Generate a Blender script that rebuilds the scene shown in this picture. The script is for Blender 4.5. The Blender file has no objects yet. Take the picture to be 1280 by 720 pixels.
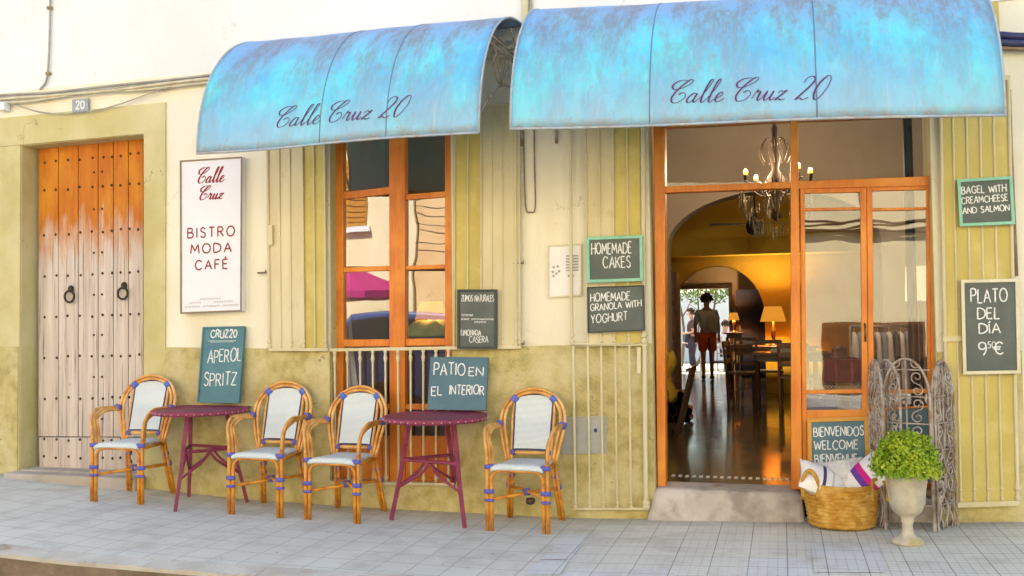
import bpy, bmesh, math, random
from mathutils import Vector, Matrix, noise as mnoise
R = random.Random(7)
V = Vector
sc = bpy.context.scene
col = sc.collection
rad = math.radians

# ------------------------------------------------------------------ camera
FPX = 1150.0
CAM = V((0, -6.78, 1.42))
yaw, pit, rol = rad(16.3), math.atan(43 / 1150), .0128
fw = V((-math.sin(yaw) * math.cos(pit), math.cos(yaw) * math.cos(pit), math.sin(pit)))
r0 = V((math.cos(yaw), math.sin(yaw), 0))
u0 = r0.cross(fw)
cr = r0 * math.cos(rol) - u0 * math.sin(rol)
cu = u0 * math.cos(rol) + r0 * math.sin(rol)


def ray(x, y):
    return fw * FPX + cr * (x - 640) + cu * (360 - y)


def U(x, y, Y=0.0):
    """point of the vertical plane at depth Y (facade = 0) seen at photo pixel x, y"""
    d = ray(x, y)
    return CAM + d * ((Y - CAM.y) / d.y)


def UZ(x, y, z=0.0):
    d = ray(x, y)
    return CAM + d * ((z - CAM.z) / d.z)


GZ = [(-60, .12), (-7, .115), (-5.2, .028), (-4.35, -.017), (-3.2, -.04), (-1.57, -.045), (-.94, -.022), (1.06, .046), (1.45, .075), (60, .09)]


def gz(x):
    for (a, za), (b, zb) in zip(GZ, GZ[1:]):
        if x <= b:
            return za + (zb - za) * (x - a) / (b - a)
    return GZ[-1][1]


def G(x, y):
    z = 0
    for _ in range(6):
        p = UZ(x, y, z)
        z = gz(p.x)
    return p


def proj(p):
    d = p - CAM
    w = d.dot(fw)
    return 640 + FPX * d.dot(cr) / w, 360 - FPX * d.dot(cu) / w


cd = bpy.data.cameras.new('camera')
cam = bpy.data.objects.new('camera', cd)
col.objects.link(cam)
cd.sensor_width = 36
cd.lens = 36 * FPX / 1280
cd.clip_end = 2000
cd.clip_start = .05
M = Matrix((cr, cu, -fw)).transposed().to_4x4()
M.translation = CAM
cam.matrix_world = M
sc.camera = cam


# ------------------------------------------------------------------ materials
def mat(name, c1, c2=None, sc_=6, det=6, rough=.8, bump=0, bsc=40, metal=0, stretch=(1, 1, 1), spec=.3,
        lo=.35, hi=.65, c3=None, sc3=1.2, lo3=.45, hi3=.7, coat=0, emit=None, emitc=None, bst=None, crack=None, csc=1.1):
    m = bpy.data.materials.new(name)
    m.use_nodes = True
    nt = m.node_tree
    N, L = nt.nodes, nt.links
    b = N['Principled BSDF']
    b.inputs['Base Color'].default_value = (*c1, 1)
    b.inputs['Roughness'].default_value = rough
    b.inputs['Metallic'].default_value = metal
    b.inputs['Specular IOR Level'].default_value = spec
    b.inputs['Coat Weight'].default_value = coat
    tc = N.new('ShaderNodeTexCoord')

    def nz(scale, detail=6, st=(1, 1, 1)):
        mp = N.new('ShaderNodeMapping')
        mp.inputs['Scale'].default_value = st
        L.new(tc.outputs['Object'], mp.inputs['Vector'])
        t = N.new('ShaderNodeTexNoise')
        t.inputs['Scale'].default_value = scale
        t.inputs['Detail'].default_value = detail
        t.inputs['Roughness'].default_value = .6
        L.new(mp.outputs[0], t.inputs['Vector'])
        return t.outputs['Fac']

    def mr(fac, a, c):
        r = N.new('ShaderNodeMapRange')
        r.inputs['From Min'].default_value = a
        r.inputs['From Max'].default_value = c
        L.new(fac, r.inputs['Value'])
        return r.outputs[0]

    def mix(fac, a, c):
        x = N.new('ShaderNodeMix')
        x.data_type = 'RGBA'
        L.new(fac, x.inputs['Factor'])
        for k, val in ((6, a), (7, c)):
            if isinstance(val, tuple):
                x.inputs[k].default_value = (*val, 1)
            else:
                L.new(val, x.inputs[k])
        return x.outputs[2]
    out = None
    if c2:
        out = mix(mr(nz(sc_, det, stretch), lo, hi), c1, c2)
        if c3:
            out = mix(mr(nz(sc3, 8, bst or (1, 1, 1)), lo3, hi3), out, c3)
        L.new(out, b.inputs['Base Color'])
    if crack:        # hairline cracks: contour lines of a large noise, broken up by a second one
        a = N.new('ShaderNodeMath')
        a.operation = 'SUBTRACT'
        L.new(nz(csc, 5), a.inputs[0])
        a.inputs[1].default_value = .5
        a2 = N.new('ShaderNodeMath')
        a2.operation = 'ABSOLUTE'
        L.new(a.outputs[0], a2.inputs[0])
        a3 = N.new('ShaderNodeMath')
        a3.operation = 'MULTIPLY'
        L.new(mr(a2.outputs[0], .0045, .0015), a3.inputs[0])
        L.new(mr(nz(csc * 1.9, 3), .56, .66), a3.inputs[1])
        out = mix(a3.outputs[0], out, crack)
        chips = mr(nz(csc * 9, 6), .71, .74)
        out = mix(chips, out, crack)
        L.new(out, b.inputs['Base Color'])
    if bump:
        bp = N.new('ShaderNodeBump')
        bp.inputs['Strength'].default_value = bump
        bp.inputs['Distance'].default_value = .01
        L.new(nz(bsc, 8, stretch), bp.inputs['Height'])
        L.new(bp.outputs[0], b.inputs['Normal'])
    if emit:
        b.inputs['Emission Color'].default_value = (*(emitc or c1), 1)
        b.inputs['Emission Strength'].default_value = emit
    m['h'] = 1
    return m


def nodes(m):
    return m.node_tree.nodes, m.node_tree.links, m.node_tree.nodes['Principled BSDF']


M_white = mat('white_render', (.74, .77, .765), (.67, .70, .685), 1.2, 8, .9, .3, 60, c3=(.78, .80, .80), sc3=.8, stretch=(1, 1, .5), crack=(.62, .62, .57), csc=.8)
M_cream = mat('cream_render', (.82, .79, .66), (.75, .71, .56), 1.6, 8, .9, .3, 60, c3=(.70, .64, .46), sc3=2.0, lo3=.52, hi3=.74, bst=(1, 1, .5), stretch=(1, 1, .45), crack=(.45, .40, .27), csc=1.3)
M_dado = mat('olive_render', (.54, .465, .21), (.40, .335, .13), 11, 10, .9, .9, 45, lo=.40, hi=.62, c3=(.62, .56, .32), sc3=2.4, lo3=.47, hi3=.66, crack=(.22, .18, .08), csc=1.7)
M_surr = mat('olive_paint', (.58, .52, .26), (.49, .43, .19), 2.6, 9, .85, .35, 60, c3=(.64, .59, .35), sc3=1.3, stretch=(1, 1, .5), crack=(.30, .26, .12), csc=1.2)
M_orange = mat('orange_varnished_wood', (.72, .215, .012), (.48, .115, .006), 5, 6, .42, .15, 30, stretch=(6, 6, .6), spec=.5, lo=.3, hi=.75, c3=(.78, .30, .035), sc3=2)
M_creamiron = mat('cream_painted_metal', (.66, .60, .40), (.56, .49, .29), 4, 6, .5, .1, 60, stretch=(1, 1, .3), c3=(.40, .33, .16), sc3=6, lo3=.6, hi3=.9, spec=.4)
M_oliveiron = mat('olive_painted_metal', (.56, .465, .14), (.46, .375, .095), 3, 6, .5, .1, 60, stretch=(1, 1, .3), c3=(.66, .58, .24), sc3=5, lo3=.5, hi3=.85, spec=.4)
M_stone = mat('worn_stone', (.42, .37, .31), (.30, .26, .22), 4, 9, .85, .5, 30, c3=(.52, .49, .45), sc3=2)
M_concrete = mat('worn_concrete', (.44, .40, .36), (.28, .24, .21), 5, 12, .8, .6, 30, lo=.40, hi=.60, c3=(.55, .51, .48), sc3=2.6, lo3=.48, hi3=.62, crack=(.16, .13, .11), csc=2)
M_iron = mat('dark_iron', (.045, .035, .028), (.09, .06, .04), 30, 4, .6, .2, 80, metal=.6)
M_rustiron = mat('pale_rusty_iron', (.40, .36, .33), (.24, .15, .10), 22, 6, .7, .3, 120, c3=(.50, .46, .42), sc3=9)
M_burg = mat('burgundy_paint', (.27, .045, .10), (.20, .03, .07), 9, 6, .5, .15, 60, c3=(.36, .10, .16), sc3=14, lo3=.55, hi3=.8)
M_burgtop = mat('burgundy_table_top', (.20, .035, .085), (.14, .025, .06), 5, 8, .45, .1, 60, c3=(.34, .10, .15), sc3=7, lo3=.5, hi3=.8)
M_rattan = mat('honey_rattan', (.74, .39, .10), (.50, .20, .03), 14, 6, .38, .12, 50, spec=.5, c3=(.78, .50, .20), sc3=8, lo3=.45, hi3=.75)
M_rattanD = mat('amber_rattan', (.72, .32, .026), (.44, .14, .008), 14, 6, .36, .12, 50, spec=.5, c3=(.76, .37, .05), sc3=8, lo3=.5, hi3=.8)
M_bind = mat('violet_binding', (.13, .10, .36), (.09, .12, .50), 14, 3, .5, .2, 150)
M_bindB = mat('blue_binding', (.09, .16, .56), (.12, .12, .42), 14, 3, .5, .2, 150)
M_piping = mat('dark_blue_piping', (.05, .06, .14), (.08, .09, .16), 30)
M_slate = mat('chalkboard', (.10, .118, .108), (.13, .148, .135), 5, 8, .75, .05, 60, c3=(.17, .185, .17), sc3=3, lo3=.5, hi3=.85)
M_slateB = mat('blue_grey_chalkboard', (.085, .165, .215), (.11, .20, .245), 4, 8, .7, .05, 60, c3=(.17, .25, .29), sc3=3, lo3=.5, hi3=.85)
M_slateT = mat('teal_chalkboard', (.075, .185, .225), (.10, .235, .27), 3, 8, .7, .05, 60, c3=(.16, .29, .31), sc3=3, lo3=.5, hi3=.85)
M_chalk = mat('white_chalk', (.86, .87, .85), (.62, .65, .64), 60, 4, .95)
M_mint = mat('mint_frame', (.22, .50, .36), (.28, .58, .43), 12, 4, .6, .1, 60)
M_creamfr = mat('cream_frame', (.70, .66, .50), (.62, .57, .40), 12, 4, .6)
M_goldfr = mat('pale_wood_frame', (.62, .33, .07), (.50, .24, .04), 8, 5, .5, stretch=(1, 1, 3))
M_darkfr = mat('dark_slate_frame', (.045, .06, .06), (.06, .075, .07), 8, 5, .6)
M_sign = mat('off_white_sign_face', (.76, .78, .86), (.70, .72, .80), 2, 6, .35, spec=.4)
M_signfr = mat('bronze_sign_frame', (.27, .20, .13), (.20, .15, .10), 8, 5, .5, metal=.3)
M_signred = mat('dark_red_lettering', (.30, .028, .045), (.25, .02, .04), 20)
M_signgrey = mat('grey_small_print', (.30, .27, .27), (.40, .37, .37), 40)
M_purple = mat('dark_violet_lettering', (.085, .03, .13), (.13, .035, .17), 20)
M_cable = mat('grey_cable', (.42, .40, .35), (.30, .27, .22), 8)
M_cablecream = mat('cream_cable', (.66, .61, .45), (.5, .45, .3), 8)
M_bluepipe = mat('dark_blue_cable', (.03, .035, .12), (.05, .06, .15), 8, rough=.5)
M_rust = mat('rusted_pipe', (.22, .14, .08), (.32, .24, .15), 14, 6, .7, .2, 80)
M_greybox = mat('grey_metal_cover', (.40, .42, .41), (.34, .36, .35), 8, 6, .5, metal=.2)
M_whitebox = mat('white_plastic', (.80, .80, .80), (.76, .76, .75), 8, 4, .4)
M_plate = mat('blue_grey_tile', (.33, .38, .42), (.26, .31, .36), 14, 4, .5)
M_basket = mat('golden_straw', (.56, .30, .045), (.36, .16, .015), 20, 5, .8, .5, 60, stretch=(1, 1, 4), c3=(.66, .42, .11), sc3=14)
M_fluff = mat('white_wool', (.80, .78, .72), (.68, .66, .60), 30, 5, .95, .9, 90)
M_urn = mat('lichen_stone', (.56, .51, .40), (.40, .36, .28), 9, 8, .9, .6, 60, c3=(.46, .36, .08), sc3=5, lo3=.52, hi3=.72)
M_leaf = mat('box_leaf', (.16, .30, .010), (.36, .46, .018), 9, 4, .5, spec=.4)
M_leaf2 = mat('tree_leaf', (.09, .17, .02), (.20, .26, .03), 3, 4, .5)
M_bark = mat('bark', (.10, .08, .06), (.17, .14, .10), 20, 6, .9, .5, 40)
M_soil = mat('soil', (.05, .035, .025), (.08, .06, .04), 30)
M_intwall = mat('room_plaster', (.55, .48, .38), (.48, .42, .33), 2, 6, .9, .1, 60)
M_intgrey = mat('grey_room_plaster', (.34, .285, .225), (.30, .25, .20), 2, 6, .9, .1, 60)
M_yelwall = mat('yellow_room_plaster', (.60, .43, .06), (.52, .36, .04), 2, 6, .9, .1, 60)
M_darkwood = mat('dark_furniture_wood', (.075, .035, .02), (.045, .02, .012), 6, 6, .4, stretch=(1, 1, 4), spec=.5)
M_midwood = mat('brown_furniture_wood', (.17, .08, .035), (.11, .05, .02), 6, 6, .4, stretch=(1, 1, 4), spec=.5)
M_navy = mat('navy_door', (.012, .016, .045), (.018, .022, .055), 4, 5, .5)
M_brass = mat('aged_brass', (.12, .07, .03), (.18, .11, .05), 20, 5, .4, metal=.8)
M_crystal = mat('crystal_drop', (.07, .06, .045), (.20, .17, .12), 50, 3, .15, spec=.8)
M_bulb = mat('lit_bulb', (1, .7, .3), emit=1.3, emitc=(1, .36, .02))
M_shadelit = mat('lit_amber_lampshade', (.56, .24, .035), (.50, .20, .025), 8, emit=.16, emitc=(1, .40, .04))
M_shadewht = mat('cream_lampshade', (.78, .73, .58), (.72, .66, .5), 8, emit=.12, emitc=(1, .85, .55))
M_black = mat('black_metal', (.02, .02, .02), (.035, .03, .03), 10, rough=.5)
M_skin = mat('skin', (.46, .26, .17), (.42, .23, .15), 10, rough=.55)
M_hair = mat('dark_curly_hair', (.035, .02, .012), (.07, .04, .02), 60, 4, .8, 1.0, 60)
M_shirt = mat('blue_grey_shirt', (.62, .66, .73), (.55, .59, .66), 8, bump=.2, bsc=20)
M_shorts = mat('orange_shorts', (.78, .13, .02), (.70, .10, .015), 8, bump=.2, bsc=20)
M_darkcl = mat('dark_clothing', (.025, .025, .04), (.035, .03, .05), 8, bump=.2, bsc=20)
M_plaid = mat('brown_blouse', (.10, .06, .05), (.05, .04, .045), 14)
M_bag = mat('pale_bag', (.55, .55, .54), (.45, .45, .46), 8)
M_shoe = mat('dark_shoe', (.025, .02, .02), (.03, .025, .025), 8)
M_log = mat('firewood', (.34, .20, .08), (.20, .11, .04), 9, 6, .85, .5, 30)
M_logend = mat('cut_wood', (.50, .34, .15), (.42, .26, .10), 14)
M_yelcloth = mat('yellow_cloth', (.50, .36, .05), (.42, .30, .04), 8, bump=.4, bsc=12)
M_greencloth = mat('pale_green_cloth', (.58, .66, .30), (.44, .52, .20), 8, bump=.4, bsc=12)
M_redcloth = mat('dark_red_cloth', (.16, .02, .03), (.11, .015, .025), 8, bump=.4, bsc=12)
M_curtain = mat('white_curtain', (.80, .79, .72), (.72, .71, .64), 4, bump=.3, bsc=6, stretch=(6, 6, .4))
M_jeans = mat('blue_cloth', (.10, .16, .32), (.14, .20, .36), 8)
M_garw = mat('white_garment', (.88, .88, .88), (.80, .81, .83), 6, bump=.4, bsc=10, stretch=(5, 5, .5))
M_garb = mat('pale_blue_garment', (.34, .42, .56), (.28, .36, .50), 6, bump=.4, bsc=10, stretch=(5, 5, .5))
M_garg = mat('charcoal_garment', (.10, .10, .13), (.14, .13, .16), 6, bump=.4, bsc=10, stretch=(5, 5, .5))
M_carpaint = mat('blue_car_paint', (.035, .06, .19), rough=.25, coat=.8, c2=(.04, .07, .21), spec=.5)
M_carglass = mat('dark_car_glass', (.015, .018, .02), rough=.08, spec=.6)
M_tyre = mat('tyre_rubber', (.02, .02, .02), (.03, .03, .03), 20)
M_rim = mat('wheel_rim', (.45, .45, .46), (.38, .38, .39), 8, metal=.7, rough=.35)
M_lamp = mat('headlamp_lens', (.7, .7, .68), rough=.15)
M_magenta = mat('magenta_canvas', (.42, .02, .16), (.36, .015, .13), 6)
M_salmon = mat('salmon_render', (.76, .54, .28), (.68, .46, .22), 1.4, 8, .9, .2, 50)
M_opcream = mat('sunlit_cream_render', (.80, .70, .46), (.72, .62, .38), 1.4, 8, .9, .2, 50)
M_shutO = mat('orange_shutter_wood', (.50, .24, .04), (.42, .18, .02), 6, stretch=(1, 1, 6))
M_pole = mat('galvanised_steel', (.4, .4, .4), (.3, .3, .3), 8, metal=.5)
M_seatcush = mat('violet_cushion', (.10, .08, .18), (.13, .10, .22), 10, bump=.3, bsc=14)
M_patio = mat('patio_stone', (.50, .44, .30), (.42, .36, .24), 3, 8, .85, .2, 30)
M_interiordark = mat('brown_tile_skirting', (.10, .07, .04), (.07, .05, .03), 6)


def make_glass(name, base):
    m = bpy.data.materials.new(name)
    m.use_nodes = True
    N, L = m.node_tree.nodes, m.node_tree.links
    N.clear()
    o = N.new('ShaderNodeOutputMaterial')
    t = N.new('ShaderNodeBsdfTransparent')
    t.inputs[0].default_value = (.86, .86, .85, 1)
    g = N.new('ShaderNodeBsdfGlossy')
    g.inputs['Roughness'].default_value = .0
    tc = N.new('ShaderNodeTexCoord')
    nz = N.new('ShaderNodeTexNoise')
    nz.inputs['Scale'].default_value = 3.0
    nz.inputs['Detail'].default_value = 1
    L.new(tc.outputs['Object'], nz.inputs['Vector'])
    bp = N.new('ShaderNodeBump')
    bp.inputs['Strength'].default_value = .02
    bp.inputs['Distance'].default_value = .05
    L.new(nz.outputs['Fac'], bp.inputs['Height'])
    L.new(bp.outputs[0], g.inputs['Normal'])
    f = N.new('ShaderNodeFresnel')
    f.inputs['IOR'].default_value = 1.5
    ma = N.new('ShaderNodeMath')
    ma.operation = 'MULTIPLY_ADD'
    L.new(f.outputs[0], ma.inputs[0])
    ma.inputs[1].default_value = .8
    ma.inputs[2].default_value = base
    ma.use_clamp = True
    x = N.new('ShaderNodeMixShader')
    L.new(ma.outputs[0], x.inputs[0])
    L.new(t.outputs[0], x.inputs[1])
    L.new(g.outputs[0], x.inputs[2])
    L.new(x.outputs[0], o.inputs[0])
    return m


M_glass = make_glass('window_glass', .24)
M_glassD = make_glass('door_glass', .13)
M_glassT = make_glass('transom_glass', .05)


def weave_mat():
    m = mat('white_woven_cane', (.74, .77, .76), rough=.6)
    N, L, b = nodes(m)
    tc = N.new('ShaderNodeTexCoord')
    br = N.new('ShaderNodeTexBrick')
    br.offset = .5
    mp = N.new('ShaderNodeMapping')
    mp.inputs['Rotation'].default_value = (rad(90), 0, 0)
    L.new(tc.outputs['UV'], br.inputs['Vector'])
    br.inputs['Color1'].default_value = (.88, .90, .89, 1)
    br.inputs['Color2'].default_value = (.84, .87, .87, 1)
    br.inputs['Mortar'].default_value = (.33, .45, .50, 1)
    br.inputs['Scale'].default_value = 1
    br.inputs['Brick Width'].default_value = .017
    br.inputs['Row Height'].default_value = .0085
    br.inputs['Mortar Size'].default_value = .0019
    br.inputs['Mortar Smooth'].default_value = .4
    L.new(br.outputs['Color'], b.inputs['Base Color'])
    bp = N.new('ShaderNodeBump')
    bp.inputs['Strength'].default_value = .4
    bp.inputs['Distance'].default_value = .003
    bp.invert = True
    L.new(br.outputs['Fac'], bp.inputs['Height'])
    L.new(bp.outputs[0], b.inputs['Normal'])
    return m


M_weave = weave_mat()


def awning_mat():
    m = mat('weathered_blue_metal', (.1, .4, .6), rough=.5, spec=.4)
    N, L, b = nodes(m)
    tc = N.new('ShaderNodeTexCoord')

    def nz(scale, st, det=8, rg=.65):
        mp = N.new('ShaderNodeMapping')
        mp.inputs['Scale'].default_value = st
        L.new(tc.outputs['UV'], mp.inputs['Vector'])
        t = N.new('ShaderNodeTexNoise')
        t.inputs['Scale'].default_value = scale
        t.inputs['Detail'].default_value = det
        t.inputs['Roughness'].default_value = rg
        L.new(mp.outputs[0], t.inputs['Vector'])
        return t.outputs['Fac']

    def mr(fac, a, c, lo=0., hi=1.):
        r = N.new('ShaderNodeMapRange')
        r.inputs['From Min'].default_value = a
        r.inputs['From Max'].default_value = c
        r.inputs['To Min'].default_value = lo
        r.inputs['To Max'].default_value = hi
        L.new(fac, r.inputs['Value'])
        return r.outputs[0]

    def mix(fac, a, c):
        x = N.new('ShaderNodeMix')
        x.data_type = 'RGBA'
        L.new(fac, x.inputs['Factor'])
        for k, val in ((6, a), (7, c)):
            if isinstance(val, tuple):
                x.inputs[k].default_value = (*val, 1)
            else:
                L.new(val, x.inputs[k])
        return x.outputs[2]

    def math_(op, a, c):
        x = N.new('ShaderNodeMath')
        x.operation = op
        x.use_clamp = True
        for k, val in ((0, a), (1, c)):
            if isinstance(val, (int, float)):
                x.inputs[k].default_value = val
            else:
                L.new(val, x.inputs[k])
        return x.outputs[0]
    base = mix(mr(nz(1.5, (1, .8, 1)), .42, .58), (.11, .42, .70), (.12, .62, .74))
    base = mix(mr(nz(2.3, (1.5, .6, 1), 10), .48, .62), base, (.17, .43, .66))
    base = mix(mr(nz(9, (3, .55, 1), 12, .8), .52, .66, 0, .6), base, (.33, .58, .72))
    sp = N.new('ShaderNodeSeparateXYZ')
    L.new(tc.outputs['UV'], sp.inputs[0])
    wv = N.new('ShaderNodeMath')
    wv.operation = 'MULTIPLY_ADD'
    L.new(nz(1.3, (1.2, .6, 1), 8), wv.inputs[0])
    wv.inputs[1].default_value = .9
    L.new(sp.outputs[1], wv.inputs[2])
    base = mix(mr(wv.outputs[0], .85, .50, 0, .7), base, (.27, .50, .70))  # blue shifts along the arc: paler at the drip edge, slate higher up
    base = mix(mr(wv.outputs[0], 1.05, 1.5, 0, .75), base, (.20, .33, .60))
    up = mr(sp.outputs[1], .30, .95, .25, 1.0)
    streak = math_('MULTIPLY', math_('MULTIPLY', mr(nz(2.0, (1.7, .55, 1), 12, .72), .455, .54), mr(nz(16, (2.2, .5, 1), 8, .8), .34, .54)), up)
    base = mix(math_('MULTIPLY', streak, .92), base, (.19, .20, .235))
    fleck = math_('MULTIPLY', mr(nz(22, (1, .45, 1), 8, .85), .54, .62), mr(nz(2, (1, .7, 1)), .40, .58))
    base = mix(math_('MULTIPLY', fleck, .75), base, (.29, .29, .34))
    edge = mr(sp.outputs[1], .0, .07, 1, 0)
    base = mix(math_('MULTIPLY', edge, mr(nz(14, (1, 1, 1)), .4, .65)), base, (.34, .22, .16))
    drip = math_('MULTIPLY', mr(nz(30, (1, .06, 1), 3), .58, .72), mr(sp.outputs[1], .05, .45, .8, 0))
    base = mix(drip, base, (.38, .50, .60))
    L.new(base, b.inputs['Base Color'])
    bp = N.new('ShaderNodeBump')
    bp.inputs['Strength'].default_value = .25
    bp.inputs['Distance'].default_value = .02
    L.new(nz(2.5, (1.2, .5, 1), 5), bp.inputs['Height'])
    L.new(bp.outputs[0], b.inputs['Normal'])
    return m


M_awning = awning_mat()


def door_mat():
    """varnish that survives at the sheltered top and is bleached off below (object z, metres)"""
    m = mat('bleached_door_wood', (.5, .4, .3), rough=.7)
    N, L, b = nodes(m)
    tc = N.new('ShaderNodeTexCoord')
    sp = N.new('ShaderNodeSeparateXYZ')
    L.new(tc.outputs['Object'], sp.inputs[0])

    def nz(scale, st, det=8):
        mp = N.new('ShaderNodeMapping')
        mp.inputs['Scale'].default_value = st
        L.new(tc.outputs['Object'], mp.inputs['Vector'])
        t = N.new('ShaderNodeTexNoise')
        t.inputs['Scale'].default_value = scale
        t.inputs['Detail'].default_value = det
        t.inputs['Roughness'].default_value = .65
        L.new(mp.outputs[0], t.inputs['Vector'])
        return t.outputs['Fac']

    def mix(fac, a, c):
        x = N.new('ShaderNodeMix')
        x.data_type = 'RGBA'
        L.new(fac, x.inputs['Factor'])
        for k, val in ((6, a), (7, c)):
            if isinstance(val, tuple):
                x.inputs[k].default_value = (*val, 1)
            else:
                L.new(val, x.inputs[k])
        return x.outputs[2]

    def mr(fac, a, c):
        r = N.new('ShaderNodeMapRange')
        r.inputs['From Min'].default_value = a
        r.inputs['From Max'].default_value = c
        L.new(fac, r.inputs['Value'])
        return r.outputs[0]
    grain = nz(3, (9, 9, .35))
    bare = mix(mr(grain, .35, .68), (.60, .52, .45), (.40, .335, .29))
    bare = mix(mr(nz(1.1, (3, 3, .5)), .5, .75), bare, (.66, .58, .52))
    grey = mr(sp.outputs[2], .9, -.1)
    gm = N.new('ShaderNodeMath')
    gm.operation = 'MULTIPLY'
    L.new(grey, gm.inputs[0])
    L.new(mr(nz(2, (2, 2, .6)), .35, .7), gm.inputs[1])
    bare = mix(gm.outputs[0], bare, (.28, .26, .265))
    bare = mix(mr(nz(1.0, (7.3, 0, 0), 1), .38, .62), bare, mix(mr(grain, .3, .7), (.70, .63, .57), (.50, .42, .36)))
    bare = mix(mr(nz(5, (12, 12, .22), 4), .59, .66), bare, (.20, .15, .125))
    bare = mix(mr(nz(7, (1, 1, .5), 6), .66, .74), bare, (.27, .18, .12))
    orange = mix(mr(nz(4, (5, 5, .4)), .3, .7), (.56, .19, .012), (.42, .11, .008))
    orange = mix(mr(nz(2.2, (1, 1, .6)), .48, .7), orange, (.62, .26, .02))
    a1 = N.new('ShaderNodeMath')
    a1.operation = 'MULTIPLY_ADD'
    L.new(nz(3.2, (4, 4, .7)), a1.inputs[0])
    a1.inputs[1].default_value = 1.15
    L.new(sp.outputs[2], a1.inputs[2])
    fac = mr(a1.outputs[0], 2.62, 3.0)
    c = mix(fac, bare, orange)
    L.new(c, b.inputs['Base Color'])
    bp = N.new('ShaderNodeBump')
    bp.inputs['Strength'].default_value = .5
    bp.inputs['Distance'].default_value = .008
    L.new(grain, bp.inputs['Height'])
    L.new(bp.outputs[0], b.inputs['Normal'])
    return m


M_door = door_mat()


def pavement_mat():
    m = mat('pavement_tiles', (.4, .4, .4), rough=.75, spec=.3)
    N, L, b = nodes(m)
    tc = N.new('ShaderNodeTexCoord')

    def nz(scale, st=(1, 1, 1), det=8):
        mp = N.new('ShaderNodeMapping')
        mp.inputs['Scale'].default_value = st
        L.new(tc.outputs['Object'], mp.inputs['Vector'])
        t = N.new('ShaderNodeTexNoise')
        t.inputs['Scale'].default_value = scale
        t.inputs['Detail'].default_value = det
        t.inputs['Roughness'].default_value = .65
        L.new(mp.outputs[0], t.inputs['Vector'])
        return t.outputs['Fac']

    def mr(fac, a, c, lo=0., hi=1.):
        r = N.new('ShaderNodeMapRange')
        r.inputs['From Min'].default_value = a
        r.inputs['From Max'].default_value = c
        r.inputs['To Min'].default_value = lo
        r.inputs['To Max'].default_value = hi
        L.new(fac, r.inputs['Value'])
        return r.outputs[0]

    def mix(fac, a, c):
        x = N.new('ShaderNodeMix')
        x.data_type = 'RGBA'
        if isinstance(fac, float):
            x.inputs['Factor'].default_value = fac
        else:
            L.new(fac, x.inputs['Factor'])
        for k, val in ((6, a), (7, c)):
            if isinstance(val, tuple):
                x.inputs[k].default_value = (*val, 1)
            else:
                L.new(val, x.inputs[k])
        return x.outputs[2]

    def mul(a, c):
        x = N.new('ShaderNodeMath')
        x.operation = 'MULTIPLY'
        x.use_clamp = True
        L.new(a, x.inputs[0])
        if isinstance(c, float):
            x.inputs[1].default_value = c
        else:
            L.new(c, x.inputs[1])
        return x.outputs[0]

    def brick(w, h, mort, c1, c2):
        br = N.new('ShaderNodeTexBrick')
        br.offset = 0
        L.new(tc.outputs['Object'], br.inputs['Vector'])
        br.inputs['Color1'].default_value = (*c1, 1)
        br.inputs['Color2'].default_value = (*c2, 1)
        br.inputs['Mortar'].default_value = (0, 0, 0, 1)
        br.inputs['Scale'].default_value = 1
        br.inputs['Brick Width'].default_value = w
        br.inputs['Row Height'].default_value = h
        br.inputs['Mortar Size'].default_value = mort
        br.inputs['Mortar Smooth'].default_value = .3
        return br
    big = brick(.216, .216, .0035, (.645, .655, .59), (.58, .58, .52))
    fine = brick(.054, .054, .0035, (1, 1, 1), (1, 1, 1))
    base = mix(mr(nz(1.1), .38, .62), (.66, .68, .61), (.56, .575, .515))
    base = mix(.45, base, big.outputs['Color'])
    base = mix(mr(nz(3.5, (1, 1, 1), 12), .50, .66, 0, .55), base, (.43, .40, .34))
    sp = N.new('ShaderNodeSeparateXYZ')
    L.new(tc.outputs['Object'], sp.inputs[0])
    ax = N.new('ShaderNodeMath')
    ax.operation = 'MULTIPLY_ADD'
    L.new(nz(.9), ax.inputs[0])
    ax.inputs[1].default_value = 1.2
    L.new(sp.outputs[0], ax.inputs[2])
    vis = mr(ax.outputs[0], -1.2, .6, .05, 1)
    g = mul(mul(fine.outputs['Fac'], vis), mr(nz(2.2), .36, .62, .05, .7))
    base = mix(g, base, (.36, .34, .30))
    g2 = mul(mul(big.outputs['Fac'], vis), mr(nz(1.7), .35, .6, .3, .95))
    base = mix(g2, base, (.22, .20, .18))
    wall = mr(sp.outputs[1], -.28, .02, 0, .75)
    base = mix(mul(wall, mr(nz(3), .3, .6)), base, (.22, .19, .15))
    spot = mul(mr(nz(16, (1, 1, 1), 3), .70, .75), .8)
    base = mix(spot, base, (.09, .085, .08))
    L.new(base, b.inputs['Base Color'])
    bp = N.new('ShaderNodeBump')
    bp.inputs['Strength'].default_value = .35
    bp.inputs['Distance'].default_value = .004
    bp.invert = True
    L.new(g, bp.inputs['Height'])
    L.new(bp.outputs[0], b.inputs['Normal'])
    return m


M_pave = pavement_mat()
M_patch = mat('bluish_repair_tiles', (.41, .45, .52), (.35, .40, .47), 8, 6, .7, .2, 60)
M_kerb = mat('kerb_stone', (.60, .59, .53), (.47, .44, .37), 3, 9, .85, .5, 30, c3=(.27, .19, .12), sc3=4, lo3=.56, hi3=.75)
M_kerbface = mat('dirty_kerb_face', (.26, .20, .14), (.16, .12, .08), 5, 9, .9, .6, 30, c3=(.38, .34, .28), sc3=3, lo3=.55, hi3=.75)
M_road = mat('asphalt', (.10, .105, .12), (.07, .07, .075), 9, 8, .85, .5, 120)


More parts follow.
